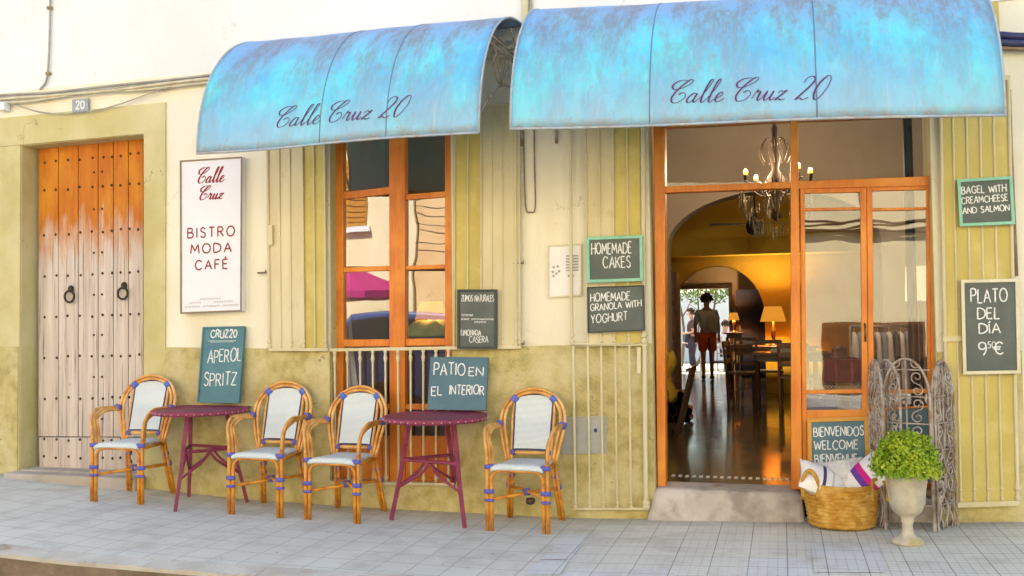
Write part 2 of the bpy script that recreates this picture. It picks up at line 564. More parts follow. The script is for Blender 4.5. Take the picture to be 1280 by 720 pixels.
def floor_mat():
    m = mat('glossy_floor_tiles', (.09, .075, .045), rough=.16, spec=.6)
    N, L, b = nodes(m)
    tc = N.new('ShaderNodeTexCoord')
    br = N.new('ShaderNodeTexBrick')
    br.offset = 0
    L.new(tc.outputs['Object'], br.inputs['Vector'])
    br.inputs['Color1'].default_value = (.11, .085, .045, 1)
    br.inputs['Color2'].default_value = (.07, .06, .04, 1)
    br.inputs['Mortar'].default_value = (.03, .03, .025, 1)
    br.inputs['Scale'].default_value = 1
    br.inputs['Brick Width'].default_value = .25
    br.inputs['Row Height'].default_value = .25
    br.inputs['Mortar Size'].default_value = .004
    L.new(br.outputs['Color'], b.inputs['Base Color'])
    nz = N.new('ShaderNodeTexNoise')
    nz.inputs['Scale'].default_value = 4
    L.new(tc.outputs['Object'], nz.inputs['Vector'])
    r = N.new('ShaderNodeMapRange')
    r.inputs['To Min'].default_value = .05
    r.inputs['To Max'].default_value = .22
    L.new(nz.outputs['Fac'], r.inputs['Value'])
    L.new(r.outputs[0], b.inputs['Roughness'])
    bp = N.new('ShaderNodeBump')
    bp.inputs['Strength'].default_value = .25
    bp.inputs['Distance'].default_value = .004
    bp.invert = True
    L.new(br.outputs['Fac'], bp.inputs['Height'])
    L.new(bp.outputs[0], b.inputs['Normal'])
    return m


M_floor = floor_mat()


def stripe_cushion(name, stripes):
    """woven stripes across a white cushion, by object x"""
    m = mat(name, (.80, .78, .74), rough=.9)
    N, L, b = nodes(m)
    tc = N.new('ShaderNodeTexCoord')
    sp = N.new('ShaderNodeSeparateXYZ')
    L.new(tc.outputs['UV'], sp.inputs[0])
    ramp = N.new('ShaderNodeValToRGB')
    ramp.color_ramp.interpolation = 'CONSTANT'
    e = ramp.color_ramp.elements
    e[0].position = 0
    e[0].color = (.80, .78, .74, 1)
    e.remove(e[1])
    for p, c in stripes:
        k = e.new(p)
        k.color = (*c, 1)
    L.new(sp.outputs[0], ramp.inputs[0])
    L.new(ramp.outputs[0], b.inputs['Base Color'])
    nz = N.new('ShaderNodeTexNoise')
    nz.inputs['Scale'].default_value = 60
    L.new(tc.outputs['Object'], nz.inputs['Vector'])
    bp = N.new('ShaderNodeBump')
    bp.inputs['Strength'].default_value = .4
    bp.inputs['Distance'].default_value = .01
    L.new(nz.outputs['Fac'], bp.inputs['Height'])
    L.new(bp.outputs[0], b.inputs['Normal'])
    return m


W_ = (.80, .78, .74)
M_cushA = stripe_cushion('white_cushion_navy_bands', [(.40, (.07, .06, .16)), (.47, W_), (.60, (.55, .5, .5)), (.64, W_)])
M_cushB = stripe_cushion('white_cushion_pink_violet_bands', [(.42, (.14, .05, .30)), (.54, (.62, .02, .22)), (.66, W_)])


# ------------------------------------------------------------------ mesh builder
ORG = {}


def cat_rom(pts, n=6, closed=False):
    pts = [V(p) for p in pts]
    out = []
    m = len(pts)
    rng = m if closed else m - 1
    for i in range(rng):
        if closed:
            p0, p1, p2, p3 = (pts[(i + k) % m] for k in (-1, 0, 1, 2))
        else:
            p1, p2 = pts[i], pts[i + 1]
            p0 = pts[i - 1] if i else p1 * 2 - p2
            p3 = pts[i + 2] if i + 2 < m else p2 * 2 - p1
        for k in range(n):
            t = k / n
            out.append(.5 * ((2 * p1) + (p2 - p0) * t + (2 * p0 - 5 * p1 + 4 * p2 - p3) * t * t + (3 * p1 - p0 - 3 * p2 + p3) * t ** 3))
    if not closed:
        out.append(pts[-1])
    return out


class MB:
    def __init__(s):
        s.v, s.f, s.uv = [], [], {}

    def add(s, vs, fs, uvs=None):
        o = len(s.v)
        s.v += [V(x) for x in vs]
        s.f += [tuple(i + o for i in f) for f in fs]
        if uvs:
            for i, q in enumerate(uvs):
                s.uv[o + i] = q
        return s

    def hexa(s, a, b):
        """a, b: front and back quads, same winding"""
        return s.add(list(a) + list(b), [(0, 3, 2, 1), (4, 5, 6, 7), (0, 1, 5, 4), (1, 2, 6, 5), (2, 3, 7, 6), (3, 0, 4, 7)])

    def box(s, x0, x1, y0, y1, z0, z1):
        return s.hexa([V((x0, y0, z1)), V((x1, y0, z1)), V((x1, y0, z0)), V((x0, y0, z0))],
                      [V((x0, y1, z1)), V((x1, y1, z1)), V((x1, y1, z0)), V((x0, y1, z0))])

    def prism(s, px, yf, yb):
        a = [U(x, y, yf) for x, y in px]
        b = [V((p.x, yb, p.z)) for p in a]
        return s.hexa(a, b)

    def rect(s, x0, y0, x1, y1, yf, yb):
        return s.prism([(x0, y0), (x1, y0), (x1, y1), (x0, y1)], yf, yb)

    def tube(s, pts, r, n=8, closed=False, caps=True, sx=1.0):
        pts = [V(p) for p in pts]
        m = len(pts)
        rs = r if isinstance(r, (list, tuple)) else [r] * m
        T = []
        for i in range(m):
            if closed:
                t = pts[(i + 1) % m] - pts[i - 1]
            else:
                t = pts[min(i + 1, m - 1)] - pts[max(i - 1, 0)]
            T.append(t.normalized() if t.length > 1e-9 else V((0, 0, 1)))
        a = V((0, 0, 1)) if abs(T[0].z) < .9 else V((1, 0, 0))
        nrm = (a - T[0] * a.dot(T[0])).normalized()
        vs = []
        for i in range(m):
            nrm = (nrm - T[i] * nrm.dot(T[i]))
            if nrm.length < 1e-6:
                nrm = T[i].orthogonal()
            nrm.normalize()
            bn = T[i].cross(nrm)
            for k in range(n):
                an = 2 * math.pi * k / n
                vs.append(pts[i] + (nrm * math.cos(an) + bn * math.sin(an) * sx) * rs[i])
        fs = []
        for i in range(m if closed else m - 1):
            j = (i + 1) % m
            for k in range(n):
                fs.append((i * n + k, i * n + (k + 1) % n, j * n + (k + 1) % n, j * n + k))
        if caps and not closed:
            fs.append(tuple(reversed(range(n))))
            fs.append(tuple(range((m - 1) * n, m * n)))
        return s.add(vs, fs)

    def lathe(s, prof, c=(0, 0, 0), n=28, sx=1, sy=1, wob=0):
        c = V(c)
        vs, fs = [], []
        for i, (r, z) in enumerate(prof):
            for k in range(n):
                a = 2 * math.pi * k / n
                rr = r * (1 + wob * math.sin(5 * a + i))
                vs.append(c + V((rr * sx * math.cos(a), rr * sy * math.sin(a), z)))
        for i in range(len(prof) - 1):
            for k in range(n):
                fs.append((i * n + k, i * n + (k + 1) % n, (i + 1) * n + (k + 1) % n, (i + 1) * n + k))
        if prof[0][0] > 1e-6:
            fs.append(tuple(reversed(range(n))))
        if prof[-1][0] > 1e-6:
            fs.append(tuple(range((len(prof) - 1) * n, len(prof) * n)))
        return s.add(vs, fs)

    def ball(s, c, r, n=12, m=8, sx=1, sy=1, sz=1):
        prof = []
        for i in range(m + 1):
            a = -math.pi / 2 + math.pi * i / m
            prof.append((max(r * math.cos(a), 1e-5), r * math.sin(a) * sz))
        return s.lathe(prof, c, n, sx, sy)

    def build(s, name, m, parent=None, smooth=False, bevel=0, world=True, sub=0, org=None, solid=0):
        me = bpy.data.meshes.new(name)
        if parent is not None:
            o_ = ORG[parent]
        elif org is not None:
            o_ = V(org)
        else:
            n = len(s.v)
            o_ = V((sum(p.x for p in s.v) / n, sum(p.y for p in s.v) / n, min(p.z for p in s.v)))
        off = o_ if world else V((0, 0, 0))
        me.from_pydata([p - off for p in s.v], [], s.f)
        if s.uv:
            ul = me.uv_layers.new(name='UVMap')
            for lp in me.loops:
                ul.data[lp.index].uv = s.uv.get(lp.vertex_index, (0, 0))
        bm = bmesh.new()
        bm.from_mesh(me)
        bmesh.ops.recalc_face_normals(bm, faces=bm.faces)
        bm.to_mesh(me)
        bm.free()
        me.materials.append(m)
        if smooth:
            for p in me.polygons:
                p.use_smooth = True
        ob = bpy.data.objects.new(name, me)
        col.objects.link(ob)
        if parent is not None:
            ob.parent = parent
            ORG[ob] = ORG[parent]
        else:
            ob.location = o_ if world else V((0, 0, 0))
            ORG[ob] = o_
        if solid:
            k = ob.modifiers.new('solid', 'SOLIDIFY')
            k.thickness = solid
        if sub:
            k = ob.modifiers.new('sub', 'SUBSURF')
            k.levels = k.render_levels = sub
        if bevel:
            k = ob.modifiers.new('bevel', 'BEVEL')
            k.width = bevel
            k.segments = 2
            k.limit_method = 'ANGLE'
        if smooth and (bevel or solid):
            pass
        return ob


def empty(name, loc, label, cat, group=None):
    o = bpy.data.objects.new(name, None)
    col.objects.link(o)
    o.location = loc
    o.empty_display_size = .1
    ORG[o] = V(loc)
    return tag(o, label, cat, group)


def tag(o, label, cat, group=None):
    o['label'] = label
    o['category'] = cat
    if group:
        o['group'] = group
    return o


def structure(o):
    o['kind'] = 'structure'
    return o


def stuff(o):
    o['kind'] = 'stuff'
    return o


def copy_tree(o, parent=None):
    c = o.copy()
    col.objects.link(c)
    c.parent = parent
    ORG[c] = ORG[o]
    for ch in o.children:
        copy_tree(ch, c)
    return c


def lerp(a, b, t):
    return a + (b - a) * t


def bil(q, s, t):
    """q TL TR BR BL pixels; s across, t down"""
    a = (lerp(q[0][0], q[1][0], s), lerp(q[0][1], q[1][1], s))
    b = (lerp(q[3][0], q[2][0], s), lerp(q[3][1], q[2][1], s))
    return lerp(a[0], b[0], t), lerp(a[1], b[1], t)


# ------------------------------------------------------------------ lettering
GL = {
 'A': (.72, '0,0 .36,1 .72,0|.13,.36 .59,.36'), 'B': (.6, '0,0 0,1|~0,1 .4,.97 .5,.78 .38,.57 0,.53|~0,.53 .45,.5 .6,.27 .45,.03 0,0'),
 'C': (.74, '~.74,.82 .5,1 .2,.9 .03,.5 .2,.1 .5,0 .74,.18'), 'D': (.7, '0,0 0,1|~0,1 .38,.95 .68,.72 .68,.28 .38,.05 0,0'),
 'E': (.5, '.5,1 0,1 0,0 .5,0|0,.53 .42,.53'), 'F': (.5, '.5,1 0,1 0,0|0,.53 .42,.53'),
 'G': (.78, '~.74,.82 .5,1 .2,.9 .03,.5 .2,.1 .5,0 .76,.2|.76,.2 .76,.46 .48,.46'), 'H': (.66, '0,0 0,1|.66,0 .66,1|0,.52 .66,.52'),
 'I': (.06, '.03,0 .03,1'), 'K': (.6, '0,0 0,1|.58,1 0,.42|.2,.6 .6,0'), 'L': (.48, '0,1 0,0 .48,0'),
 'M': (.86, '0,0 .1,1 .43,.25 .76,1 .86,0'), 'N': (.68, '0,0 0,1 .68,0 .68,1'), 'O': (.8, '~c.4,1 .12,.86 0,.5 .12,.14 .4,0 .68,.14 .8,.5 .68,.86'),
 'P': (.55, '0,0 0,1|~0,1 .4,.97 .55,.74 .4,.5 0,.46'), 'R': (.6, '0,0 0,1|~0,1 .4,.97 .53,.76 .38,.54 0,.5|.25,.5 .6,0'),
 'S': (.55, '~.5,.86 .3,1 .07,.88 .08,.65 .3,.52 .5,.36 .48,.1 .25,0 .02,.14'), 'T': (.6, '0,1 .6,1|.3,1 .3,0'),
 'U': (.64, '0,1 0,.35|~0,.35 .1,.06 .32,0 .54,.06 .64,.35|.64,.35 .64,1'), 'V': (.68, '0,1 .34,0 .68,1'),
 'W': (1.0, '0,1 .25,0 .5,.85 .75,0 1,1'), 'Y': (.64, '0,1 .32,.48 .64,1|.32,.48 .32,0'), 'Z': (.6, '.02,1 .6,1 0,0 .6,0'),
 '0': (.6, '~c.3,1 .06,.8 .02,.4 .2,.02 .4,.02 .58,.4 .54,.8'), '2': (.55, '~.03,.75 .12,.95 .35,1 .5,.78 .35,.45 0,0|0,0 .55,0'),
 '9': (.5, '~.48,.62 .3,.46 .08,.55 .06,.85 .26,1 .46,.88 .49,.6|~.49,.6 .46,.3 .3,0'), '5': (.5, '.46,1 .08,1 .04,.58|~.04,.58 .3,.62 .48,.35 .32,.03 .0,.08'),
 '€': (.7, '~.66,.85 .45,1 .2,.85 .14,.5 .2,.15 .45,0 .66,.12|0,.6 .5,.6|0,.42 .46,.42'), 'É': (.5, '.5,1 0,1 0,0 .5,0|0,.53 .42,.53|.2,1.12 .38,1.3'),
 'Í': (.06, '.03,0 .03,1|.0,1.1 .16,1.28'), '-': (.4, '0,.5 .4,.5'), ' ': (.38, ''),
}
SCR = {
 'C': (.66, '~.38,.99 .08,.97 -.12,.79 -.02,.60 .27,.62 .56,.80 .64,.97 .50,1.0 .28,.76 .11,.45 .06,.2 .18,.01 .44,.04 .60,.26 .46,.44 .28,.36'),
 'a': (.44, '~.30,.38 .18,.40 .04,.24 .02,.06 .12,0 .24,.10 .32,.40 .28,.12 .34,0 .46,.12'),
 'l': (.26, '~-.02,.12 .14,.50 .24,.90 .20,1.0 .12,.88 .08,.40 .10,.05 .18,0 .28,.12'),
 'e': (.34, '~-.02,.12 .14,.20 .24,.32 .18,.42 .06,.32 .02,.12 .12,0 .24,.03 .36,.16'),
 'r': (.36, '~0,.10 .10,.46 .13,.36 .24,.38 .22,.12 .28,0 .38,.12'),
 'u': (.46, '~-.02,.14 .08,.40 .06,.12 .12,0 .24,.12 .32,.40 .29,.12 .34,0 .47,.12'),
 'z': (.36, '~.0,.30 .08,.40 .18,.36 .30,.40 .00,.02 .12,.06 .22,0 .36,.06'),
 '2': (.50, '~.06,.72 .10,.92 .26,1.0 .42,.86 .32,.54 .0,.02 .12,.08 .28,.0 .46,.10'),
 '0': (.50, '~c.28,1 .10,.74 .04,.32 .16,0 .34,.16 .46,.60 .42,.94'), ' ': (.30, ''),
}


def glyph(ch, table):
    w, sp = table[ch]
    out = []
    for st in sp.split('|'):
        if not st:
            continue
        sm = st.startswith('~')
        cl = st.startswith('~c')
        pts = [V((*map(float, q.split(',')), 0)) for q in st.lstrip('~c').split()]
        if sm:
            pts = cat_rom(pts, 6, cl)
            if cl:
                pts.append(pts[0].copy())
        out.append((pts, sm))
    return w, out


def letter_strokes(text, x0, x1, y0, y1, table=GL, gap=.2, jit=0., slant=0.):
    tot = sum(table[c][0] for c in text) + gap * (len(text) - 1)
    k = (x1 - x0) / tot
    h = y1 - y0
    x = 0
    res = []
    for c in text:
        w, sts = glyph(c, table)
        dy = R.uniform(-jit, jit)
        dsl = R.uniform(-jit, jit)
        for pts, sm in sts:
            res.append(([V((x0 + (x + p.x + (slant + dsl) * p.y) * k, y0 + (p.y * (1 + dsl) + dy) * h, 0)) for p in pts], sm))
        x += w + gap
    return res


def ribbons(mb, strokes, wid, place, contrast=False, rough=0.):
    """strokes in metres of the sheet; place(x, y, lift) -> world point. Later strokes sit a hair higher."""
    lift = .0
    for pts, sm in strokes:
        if not sm:          # subdivide straight strokes, tiny wobble
            q = []
            for a, b in zip(pts, pts[1:]):
                for k in range(4):
                    q.append(a.lerp(b, k / 4))
            q.append(pts[-1])
            pts = q
        n = len(pts)
        L, Rr = [], []
        for i in range(n):
            t = pts[min(i + 1, n - 1)] - pts[max(i - 1, 0)]
            if t.length < 1e-9:
                t = V((1, 0, 0))
            t.normalize()
            w = wid
            if contrast:
                dn = max(0., -t.y)
                w = wid * (.48 + .80 * (abs(t.y) if t.y < 0 else abs(t.y) * .1))
            if rough:
                w *= 1 + R.uniform(-rough, rough)
            nm = V((-t.y, t.x, 0)) * (w / 2)
            L.append(pts[i] + nm)
            Rr.append(pts[i] - nm)
        vs, fs = [], []
        for i in range(n):
            z = lift + .0002 * i / n
            vs += [place(L[i].x, L[i].y, z), place(Rr[i].x, Rr[i].y, z)]
        for i in range(n - 1):
            fs.append((2 * i, 2 * i + 1, 2 * i + 3, 2 * i + 2))
        mb.add(vs, fs)
        lift += .00006


def board(name, label, q, yt, yb, board_m, lines, frame_m=None, fwid=.02, th=.022, cat='chalkboard', group=None,
          wid=.008, chalk=M_chalk, standoff=0.0):
    """hanging / leaning board. q = TL TR BR BL photo pixels on planes Y=yt (top) and Y=yb (bottom)"""
    TL, TR = U(*q[0], yt), U(*q[1], yt)
    BR, BL = U(*q[2], yb), U(*q[3], yb)
    u = (TR - TL).normalized()
    v = (TL - BL).normalized()
    nrm = u.cross(v).normalized()
    Wd, Ht = ((TR - TL).length + (BR - BL).length) / 2, ((TL - BL).length + (TR - BR).length) / 2

    def place(x, y, d=0.):
        s, t = x / Wd, y / Ht
        return BL.lerp(BR, s).lerp(TL.lerp(TR, s), t) + nrm * d
    root = empty(name, (BL + BR) / 2, label, cat, group)
    q4 = lambda x0, x1, y0, y1, d: [place(x0, y1, d), place(x1, y1, d), place(x1, y0, d), place(x0, y0, d)]
    mb = MB().hexa(q4(0, Wd, 0, Ht, 0), q4(0, Wd, 0, Ht, -th))
    mb.build('panel', board_m, root, bevel=.002)
    if frame_m:
        fm = MB()
        f = fwid
        d = .009
        for (x0, x1, y0, y1) in ((0, Wd, Ht - f, Ht), (0, Wd, 0, f), (0, f, f, Ht - f), (Wd - f, Wd, f, Ht - f)):
            e = .0015
            fm.hexa(q4(x0 - (e if x0 == 0 else 0), x1 + (e if x1 == Wd else 0), y0 - (e if y0 == 0 else 0), y1 + (e if y1 == Ht else 0), d),
                    q4(x0 - (e if x0 == 0 else 0), x1 + (e if x1 == Wd else 0), y0 - (e if y0 == 0 else 0), y1 + (e if y1 == Ht else 0), .0004))
        fm.build('frame', frame_m, root, bevel=.002)
    lt = MB()
    for ln in lines:
        text, s0, s1, t0, t1 = ln[:5]
        kw = ln[5] if len(ln) > 5 else {}
        st = letter_strokes(text, s0 * Wd, s1 * Wd, t0 * Ht, t1 * Ht, kw.get('table', GL), kw.get('gap', .2), kw.get('jit', .05), kw.get('slant', 0))
        if 'tilt' in kw:
            for pts, sm in st:
                for p in pts:
                    p.y += kw['tilt'] * Ht * (p.x / Wd - s0) / max(s1 - s0, .01)
        if 'raw' in kw:
            st = kw['raw'](Wd, Ht)
        ribbons(lt, st, kw.get('wid', wid) * (.86 if chalk is M_chalk else 1), lambda x, y, z: place(x, y, .0012 + z), kw.get('contrast', False), .22 if chalk is M_chalk else 0)
        if lt.v:
            lt.build('lettering', kw.get('mat', chalk), root)
            lt = MB()
    return root


# ================================================================== SETTING
# pavement: a real, slightly uneven sheet
KA, KB = G(0, 680), G(330, 709)


def kerb_y(x):
    return max(-2.7, min(-1.2, KA.y + (KB.y - KA.y) * (x - KA.x) / (KB.x - KA.x)))


xs = [-45, -30, -20, -14, -10] + [-8 + .25 * i for i in range(57)] + [8, 12, 20, 30, 45]
mb = MB()
ny = 8
for x in xs:
    for j in range(ny + 1):
        y = lerp(kerb_y(x), .12, j / ny)
        mb.v.append(V((x, y, gz(x) - .0 * j)))
for i in range(len(xs) - 1):
    for j in range(ny):
        a = i * (ny + 1) + j
        mb.f.append((a, a + ny + 1, a + ny + 2, a + 1))
structure(mb.build('pavement', M_pave, org=(0, 0, 0)))
mb, mf = MB(), MB()
for i in range(len(xs) - 1):
    a, b = xs[i], xs[i + 1]

    def kp(x, k, dz):
        return V((x, kerb_y(x) - k, gz(x) + dz))
    w1, w2 = R.uniform(-.008, .008), R.uniform(-.008, .008)
    mb.hexa([kp(a, .002, .006), kp(b, .002, .006), kp(b, .17, -.004 + w1), kp(a, .17, -.004 + w2)],
            [kp(a, .002, -.3), kp(b, .002, -.3), kp(b, .17, -.3), kp(a, .17, -.3)])
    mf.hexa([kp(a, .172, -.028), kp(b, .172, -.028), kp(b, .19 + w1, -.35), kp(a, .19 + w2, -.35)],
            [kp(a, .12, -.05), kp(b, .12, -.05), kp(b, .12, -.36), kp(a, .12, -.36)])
kerb = structure(mb.build('kerb', M_kerb, org=(0, 0, 0)))
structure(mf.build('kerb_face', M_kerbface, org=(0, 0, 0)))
structure(MB().add([(-300, -300, -.15), (300, -300, -.15), (300, 300, -.15), (-300, 300, -.15)], [(0, 1, 2, 3)]).build('road', M_road, org=(0, 0, 0)))
# repair patches in the paving: sheets just above it


def patch(name, px):
    pts = [G(*p) for p in px]
    n = 8
    m = MB()
    for i in range(n + 1):
        a = pts[0].lerp(pts[1], i / n)
        b = pts[3].lerp(pts[2], i / n)
        m.v += [V((a.x, a.y, gz(a.x) + .004)), V((b.x, b.y, gz(b.x) + .004))]
    for i in range(n):
        m.f.append((2 * i, 2 * i + 2, 2 * i + 3, 2 * i + 1))
    return structure(m.build(name, M_patchT, org=(0, 0, 0)))


M_patchT = M_pave.copy()
M_patchT.name = 'bluish_paving_tiles'
for n in M_patchT.node_tree.nodes:
    if n.type == 'MIX' and not n.inputs[6].is_linked and not n.inputs[7].is_linked:
        n.inputs[6].default_value = (.64, .68, .72, 1)
        n.inputs[7].default_value = (.55, .59, .64, 1)
patch('paving_patch', [(1014, 680), (1097, 680), (1106, 716), (1018, 716)])
patch('paving_patch', [(704, 669), (738, 669), (712, 700), (676, 700)])
patch('paving_patch', [(676, 701), (712, 701), (700, 719), (655, 719)])
patch('paving_patch', [(712, 712), (835, 712), (832, 727), (700, 727)])
patch('paving_patch', [(930, 699), (1013, 699), (1017, 724), (928, 724)])

# ------------------------------------------------------------------ the townhouse
house = empty('townhouse', (-2, 0, 0), 'old cream and olive townhouse with blue awnings, shop door, window and studded double door', 'building')
YB = .32
TOP = 7.4


def topz(x0, x1, y):   # horizontal top edge helper in px is not needed: world quads
    return None


def wquad(mb, pts, yf, yb):
    a = [V((x, yf, z)) for x, z in pts]
    b = [V((x, yb, z)) for x, z in pts]
    mb.hexa(a, b)


def XZ(px, py, Y=0.):
    p = U(px, py, Y)
    return p.x, p.z


def zline(x, pa, pb):
    """z at world x on the facade line through photo pixels pa, pb"""
    (xa, za), (xb, zb) = XZ(*pa), XZ(*pb)
    return za + (zb - za) * (x - xa) / (xb - xa)


ZS = lambda x: zline(x, (0, 124), (272, 99)) if x < -4.5 else 3.53   # band where the white upper wall starts
dTL, dTR, dBR, dBL = XZ(27, 182), XZ(181, 167), XZ(181, 592), XZ(25, 590)
wL, wR, wTop, wBot = XZ(413, 400)[0], XZ(566, 400)[0], 3.22, XZ(500, 604)[1]
sL, sR, sTop = XZ(814, 400)[0], XZ(1170, 400)[0], 3.08
X0, X1 = -16, 9
mb = MB()
for pts in ([(X0, 3.53), (dTL[0], 3.53), dTL, (X0, dTL[1])],
            [(X0, dTL[1]), dTL, dBL, (X0, dBL[1])],
            [(X0, dBL[1]), dBL, (dBL[0], -.3), (X0, -.3)],
            [(dTL[0], 3.53), (dTR[0], 3.53), dTR, dTL],
            [(dTR[0], 3.53), (wL, 3.53), (wL, -.3), (dBR[0], -.3)],
            [(wL, 3.53), (wR, 3.53), (wR, wTop), (wL, wTop)],
            [(wL, wBot), (wR, wBot), (wR, -.3), (wL, -.3)],
            [(wR, 3.53), (sL, 3.53), (sL, -.3), (wR, -.3)],
            [(sL, 3.53), (sR, 3.53), (sR, sTop), (sL, sTop)],
            [(sR, 3.53), (X1, 3.53), (X1, -.3), (sR, -.3)]):
    wquad(mb, pts, 0, YB)
mb.build('facade_wall', M_cream, house)
mb = MB().box(X0, X1, -.012, YB, 3.532, TOP)
mb.build('upper_wall', M_white, house)
# body of the house: side walls, roofs
mb = MB()
mb.box(X0, X1, YB + .002, 8, TOP - .3, TOP)
mb.box(X0, X0 + .3, YB + .002, 8, -.3, TOP - .302)
mb.box(X1 - .3, X1, YB + .002, 8, -.3, TOP - .302)
mb.box(X0, X1, 7.7, 8, 4.42, TOP - .302)
mb.build('shell', M_white, house)
# olive door surround
mb = MB()
oTL, oTR = XZ(-60, 154), XZ(208, 128)
oBL, oBR = XZ(-60, 590), XZ(208, 612)
e = -.014
wquad(mb, [oTL, oTR, (oTR[0], dTR[1]), (oTL[0], dTL[1])], e, -.0005)
wquad(mb, [(oTL[0], dTL[1]), dTL, dBL, (oTL[0], dBL[1])], e, -.0005)
wquad(mb, [dTR, (oTR[0], dTR[1]), (oTR[0], -.2), (dBR[0], -.2)], e, -.0005)
wquad(mb, [(oTL[0], dBL[1]), dBL, (dBL[0], -.2), (oTL[0], -.2)], e, -.0005)
# slivers between tilted top edge and the flat pieces
wquad(mb, [dTL, dTR, (dTR[0], dTR[1] - .0), (dTL[0], dTL[1] - .001)], e, -.0005)
mb.build('door_surround', M_surr, house)
# reveal of the old door
mb = MB()
rd = .16
mb.hexa([V((dTL[0], .001, dTL[1])), V((dTL[0] + .006, .001, dTL[1])), V((dBL[0] + .006, .001, dBL[1] - .2)), V((dBL[0], .001, dBL[1] - .2))],
        [V((dTL[0], YB, dTL[1])), V((dTL[0] + .006, YB, dTL[1])), V((dBL[0] + .006, YB, dBL[1] - .2)), V((dBL[0], YB, dBL[1] - .2))])
mb.hexa([V((dTL[0], .001, dTL[1])), V((dTR[0], .001, dTR[1])), V((dTR[0], .001, dTR[1] - .006)), V((dTL[0], .001, dTL[1] - .006))],
        [V((dTL[0], YB, dTL[1])), V((dTR[0], YB, dTR[1])), V((dTR[0], YB, dTR[1] - .006)), V((dTL[0], YB, dTL[1] - .006))])
mb.hexa([V((dTR[0] - .006, .001, dTR[1])), V((dTR[0], .001, dTR[1])), V((dBR[0], .001, dBR[1] - .2)), V((dBR[0] - .006, .001, dBR[1] - .2))],
        [V((dTR[0] - .006, YB, dTR[1])), V((dTR[0], YB, dTR[1])), V((dBR[0], YB, dBR[1] - .2)), V((dBR[0] - .006, YB, dBR[1] - .2))])
mb.build('door_reveal', M_surr, house)
# dado
mb = MB()


def dado(xa, xb, ya, yb, pxa=None):
    za, zb = ya, yb
    wquad(mb, [(xa, za), (xb, zb), (xb, -.25), (xa, -.25)], -.018, -.0008)


xsurr = oTR[0]
dz0 = XZ(270, 435)[1]
dado(xsurr + .003, wL - .0, XZ(209, 434)[1], XZ(335, 437)[1])
mb.build('dado', M_dado, house)
mb = MB()
wquad(mb, [(wL, wBot), (wR, wBot), (wR, -.25), (wL, -.25)], -.017, -.0008)
mb.build('dado', M_dado, house)
mb = MB()
dado(wR, sL, XZ(648, 434)[1], XZ(716, 430)[1])
mb.build('dado', M_dado, house)
mb = MB()
dado(sR, XZ(1275, 400)[0], XZ(1180, 440)[1], XZ(1275, 438)[1])
mb.build('dado', M_dado, house)
# yellow-olive strip of wall behind the right end of the awning
MB().prism([(1227, -20), (1247, -20), (1262, 300), (1240, 300)], -.006, -.0005).build('painted_strip', M_oliveiron, house)
# lower left dado beside the old door (rougher, same olive)
mb = MB()
wquad(mb, [XZ(-60, 432), (dTL[0] - .004, XZ(25, 433)[1]), (dTL[0] - .004, -.2), (XZ(-60, 432)[0], -.2)], -.022, -.0145)
mb.build('dado', M_dado, house)
# string-course under the cables
mb = MB()
p0, p1 = U(-60, 135), U(640, 88)
mb.hexa([V((X0, -.02, 3.60)), V((-1.9, -.02, 3.60)), V((-1.9, -.02, 3.535)), V((X0, -.02, 3.535))],
        [V((X0, 0, 3.60)), V((-1.9, 0, 3.60)), V((-1.9, 0, 3.535)), V((X0, 0, 3.535))])
mb.build('string_course', M_cream, house, bevel=.004)

# --- studded double door
DQ = [(48, 188), (179, 175), (179, 585), (48, 583)]
smid = (122.5 - 48) / 131


def leaf(s0, s1, knock, rows_s):
    root_m = MB()
    n = 3
    for i in range(n):
        a, b = lerp(s0, s1, i / n), lerp(s0, s1, (i + 1) / n)
        g = .004 if i else .0
        y0 = .158 + R.uniform(-.002, .002)
        root_m.prism([bil(DQ, a + g, -.006), bil(DQ, b - .004, -.006), bil(DQ, b - .004, .905), bil(DQ, a + g, .905)], y0, .20)
    root_m.prism([bil(DQ, s0 + .002, .908), bil(DQ, s1 - .004, .908), bil(DQ, s1 - .004, 1.01), bil(DQ, s0 + .002, 1.01)], .152, .20)
    lf = root_m.build('door_leaf', M_door, house, bevel=.003)
    st = MB()
    for t in (.04, .13, .27, .40, .53, .655, .785, .915, .97):
        for k in range(5):
            st = MB()
            s = lerp(s0, s1, .1 + .8 * k / 4) + R.uniform(-.006, .006)
            p = U(*bil(DQ, s, t + R.uniform(-.003, .003)), .152 if t > .9 else .156)
            st.ball(p, .013, 8, 5, 1, .7, 1).build('iron_stud', M_iron, lf, smooth=True)
    for t in (.085, .2, .335, .465, .59, .72, .85):
        s = lerp(s0, s1, .93 if s0 < .3 else .08)
        MB().ball(U(*bil(DQ, s, t), .155), .011, 8, 5, 1, .7, 1).build('iron_stud', M_iron, lf, smooth=True)
    c = U(*knock, .14)
    kb = MB()
    kb.ball(c + V((0, .005, .05)), .028, 12, 8, 1, .8, 1.2)
    kb.tube([c + V((.052 * math.sin(a), -.012, .052 * math.cos(a) - .02)) for a in [2 * math.pi * i / 18 for i in range(18)]], .010, 8, closed=True)
    kb.build('ring_knocker', M_iron, lf, smooth=True)
    return lf


leaf(0, smid, (88, 368), 0)
leaf(smid + .004, 1, (154.5, 364), 0)
# dark gap filler behind the leaves
MB().prism([bil(DQ, -.05, -.02), bil(DQ, 1.05, -.02), bil(DQ, 1.05, 1.03), bil(DQ, -.05, 1.03)], .21, .3).build('door_backing', M_black, house)
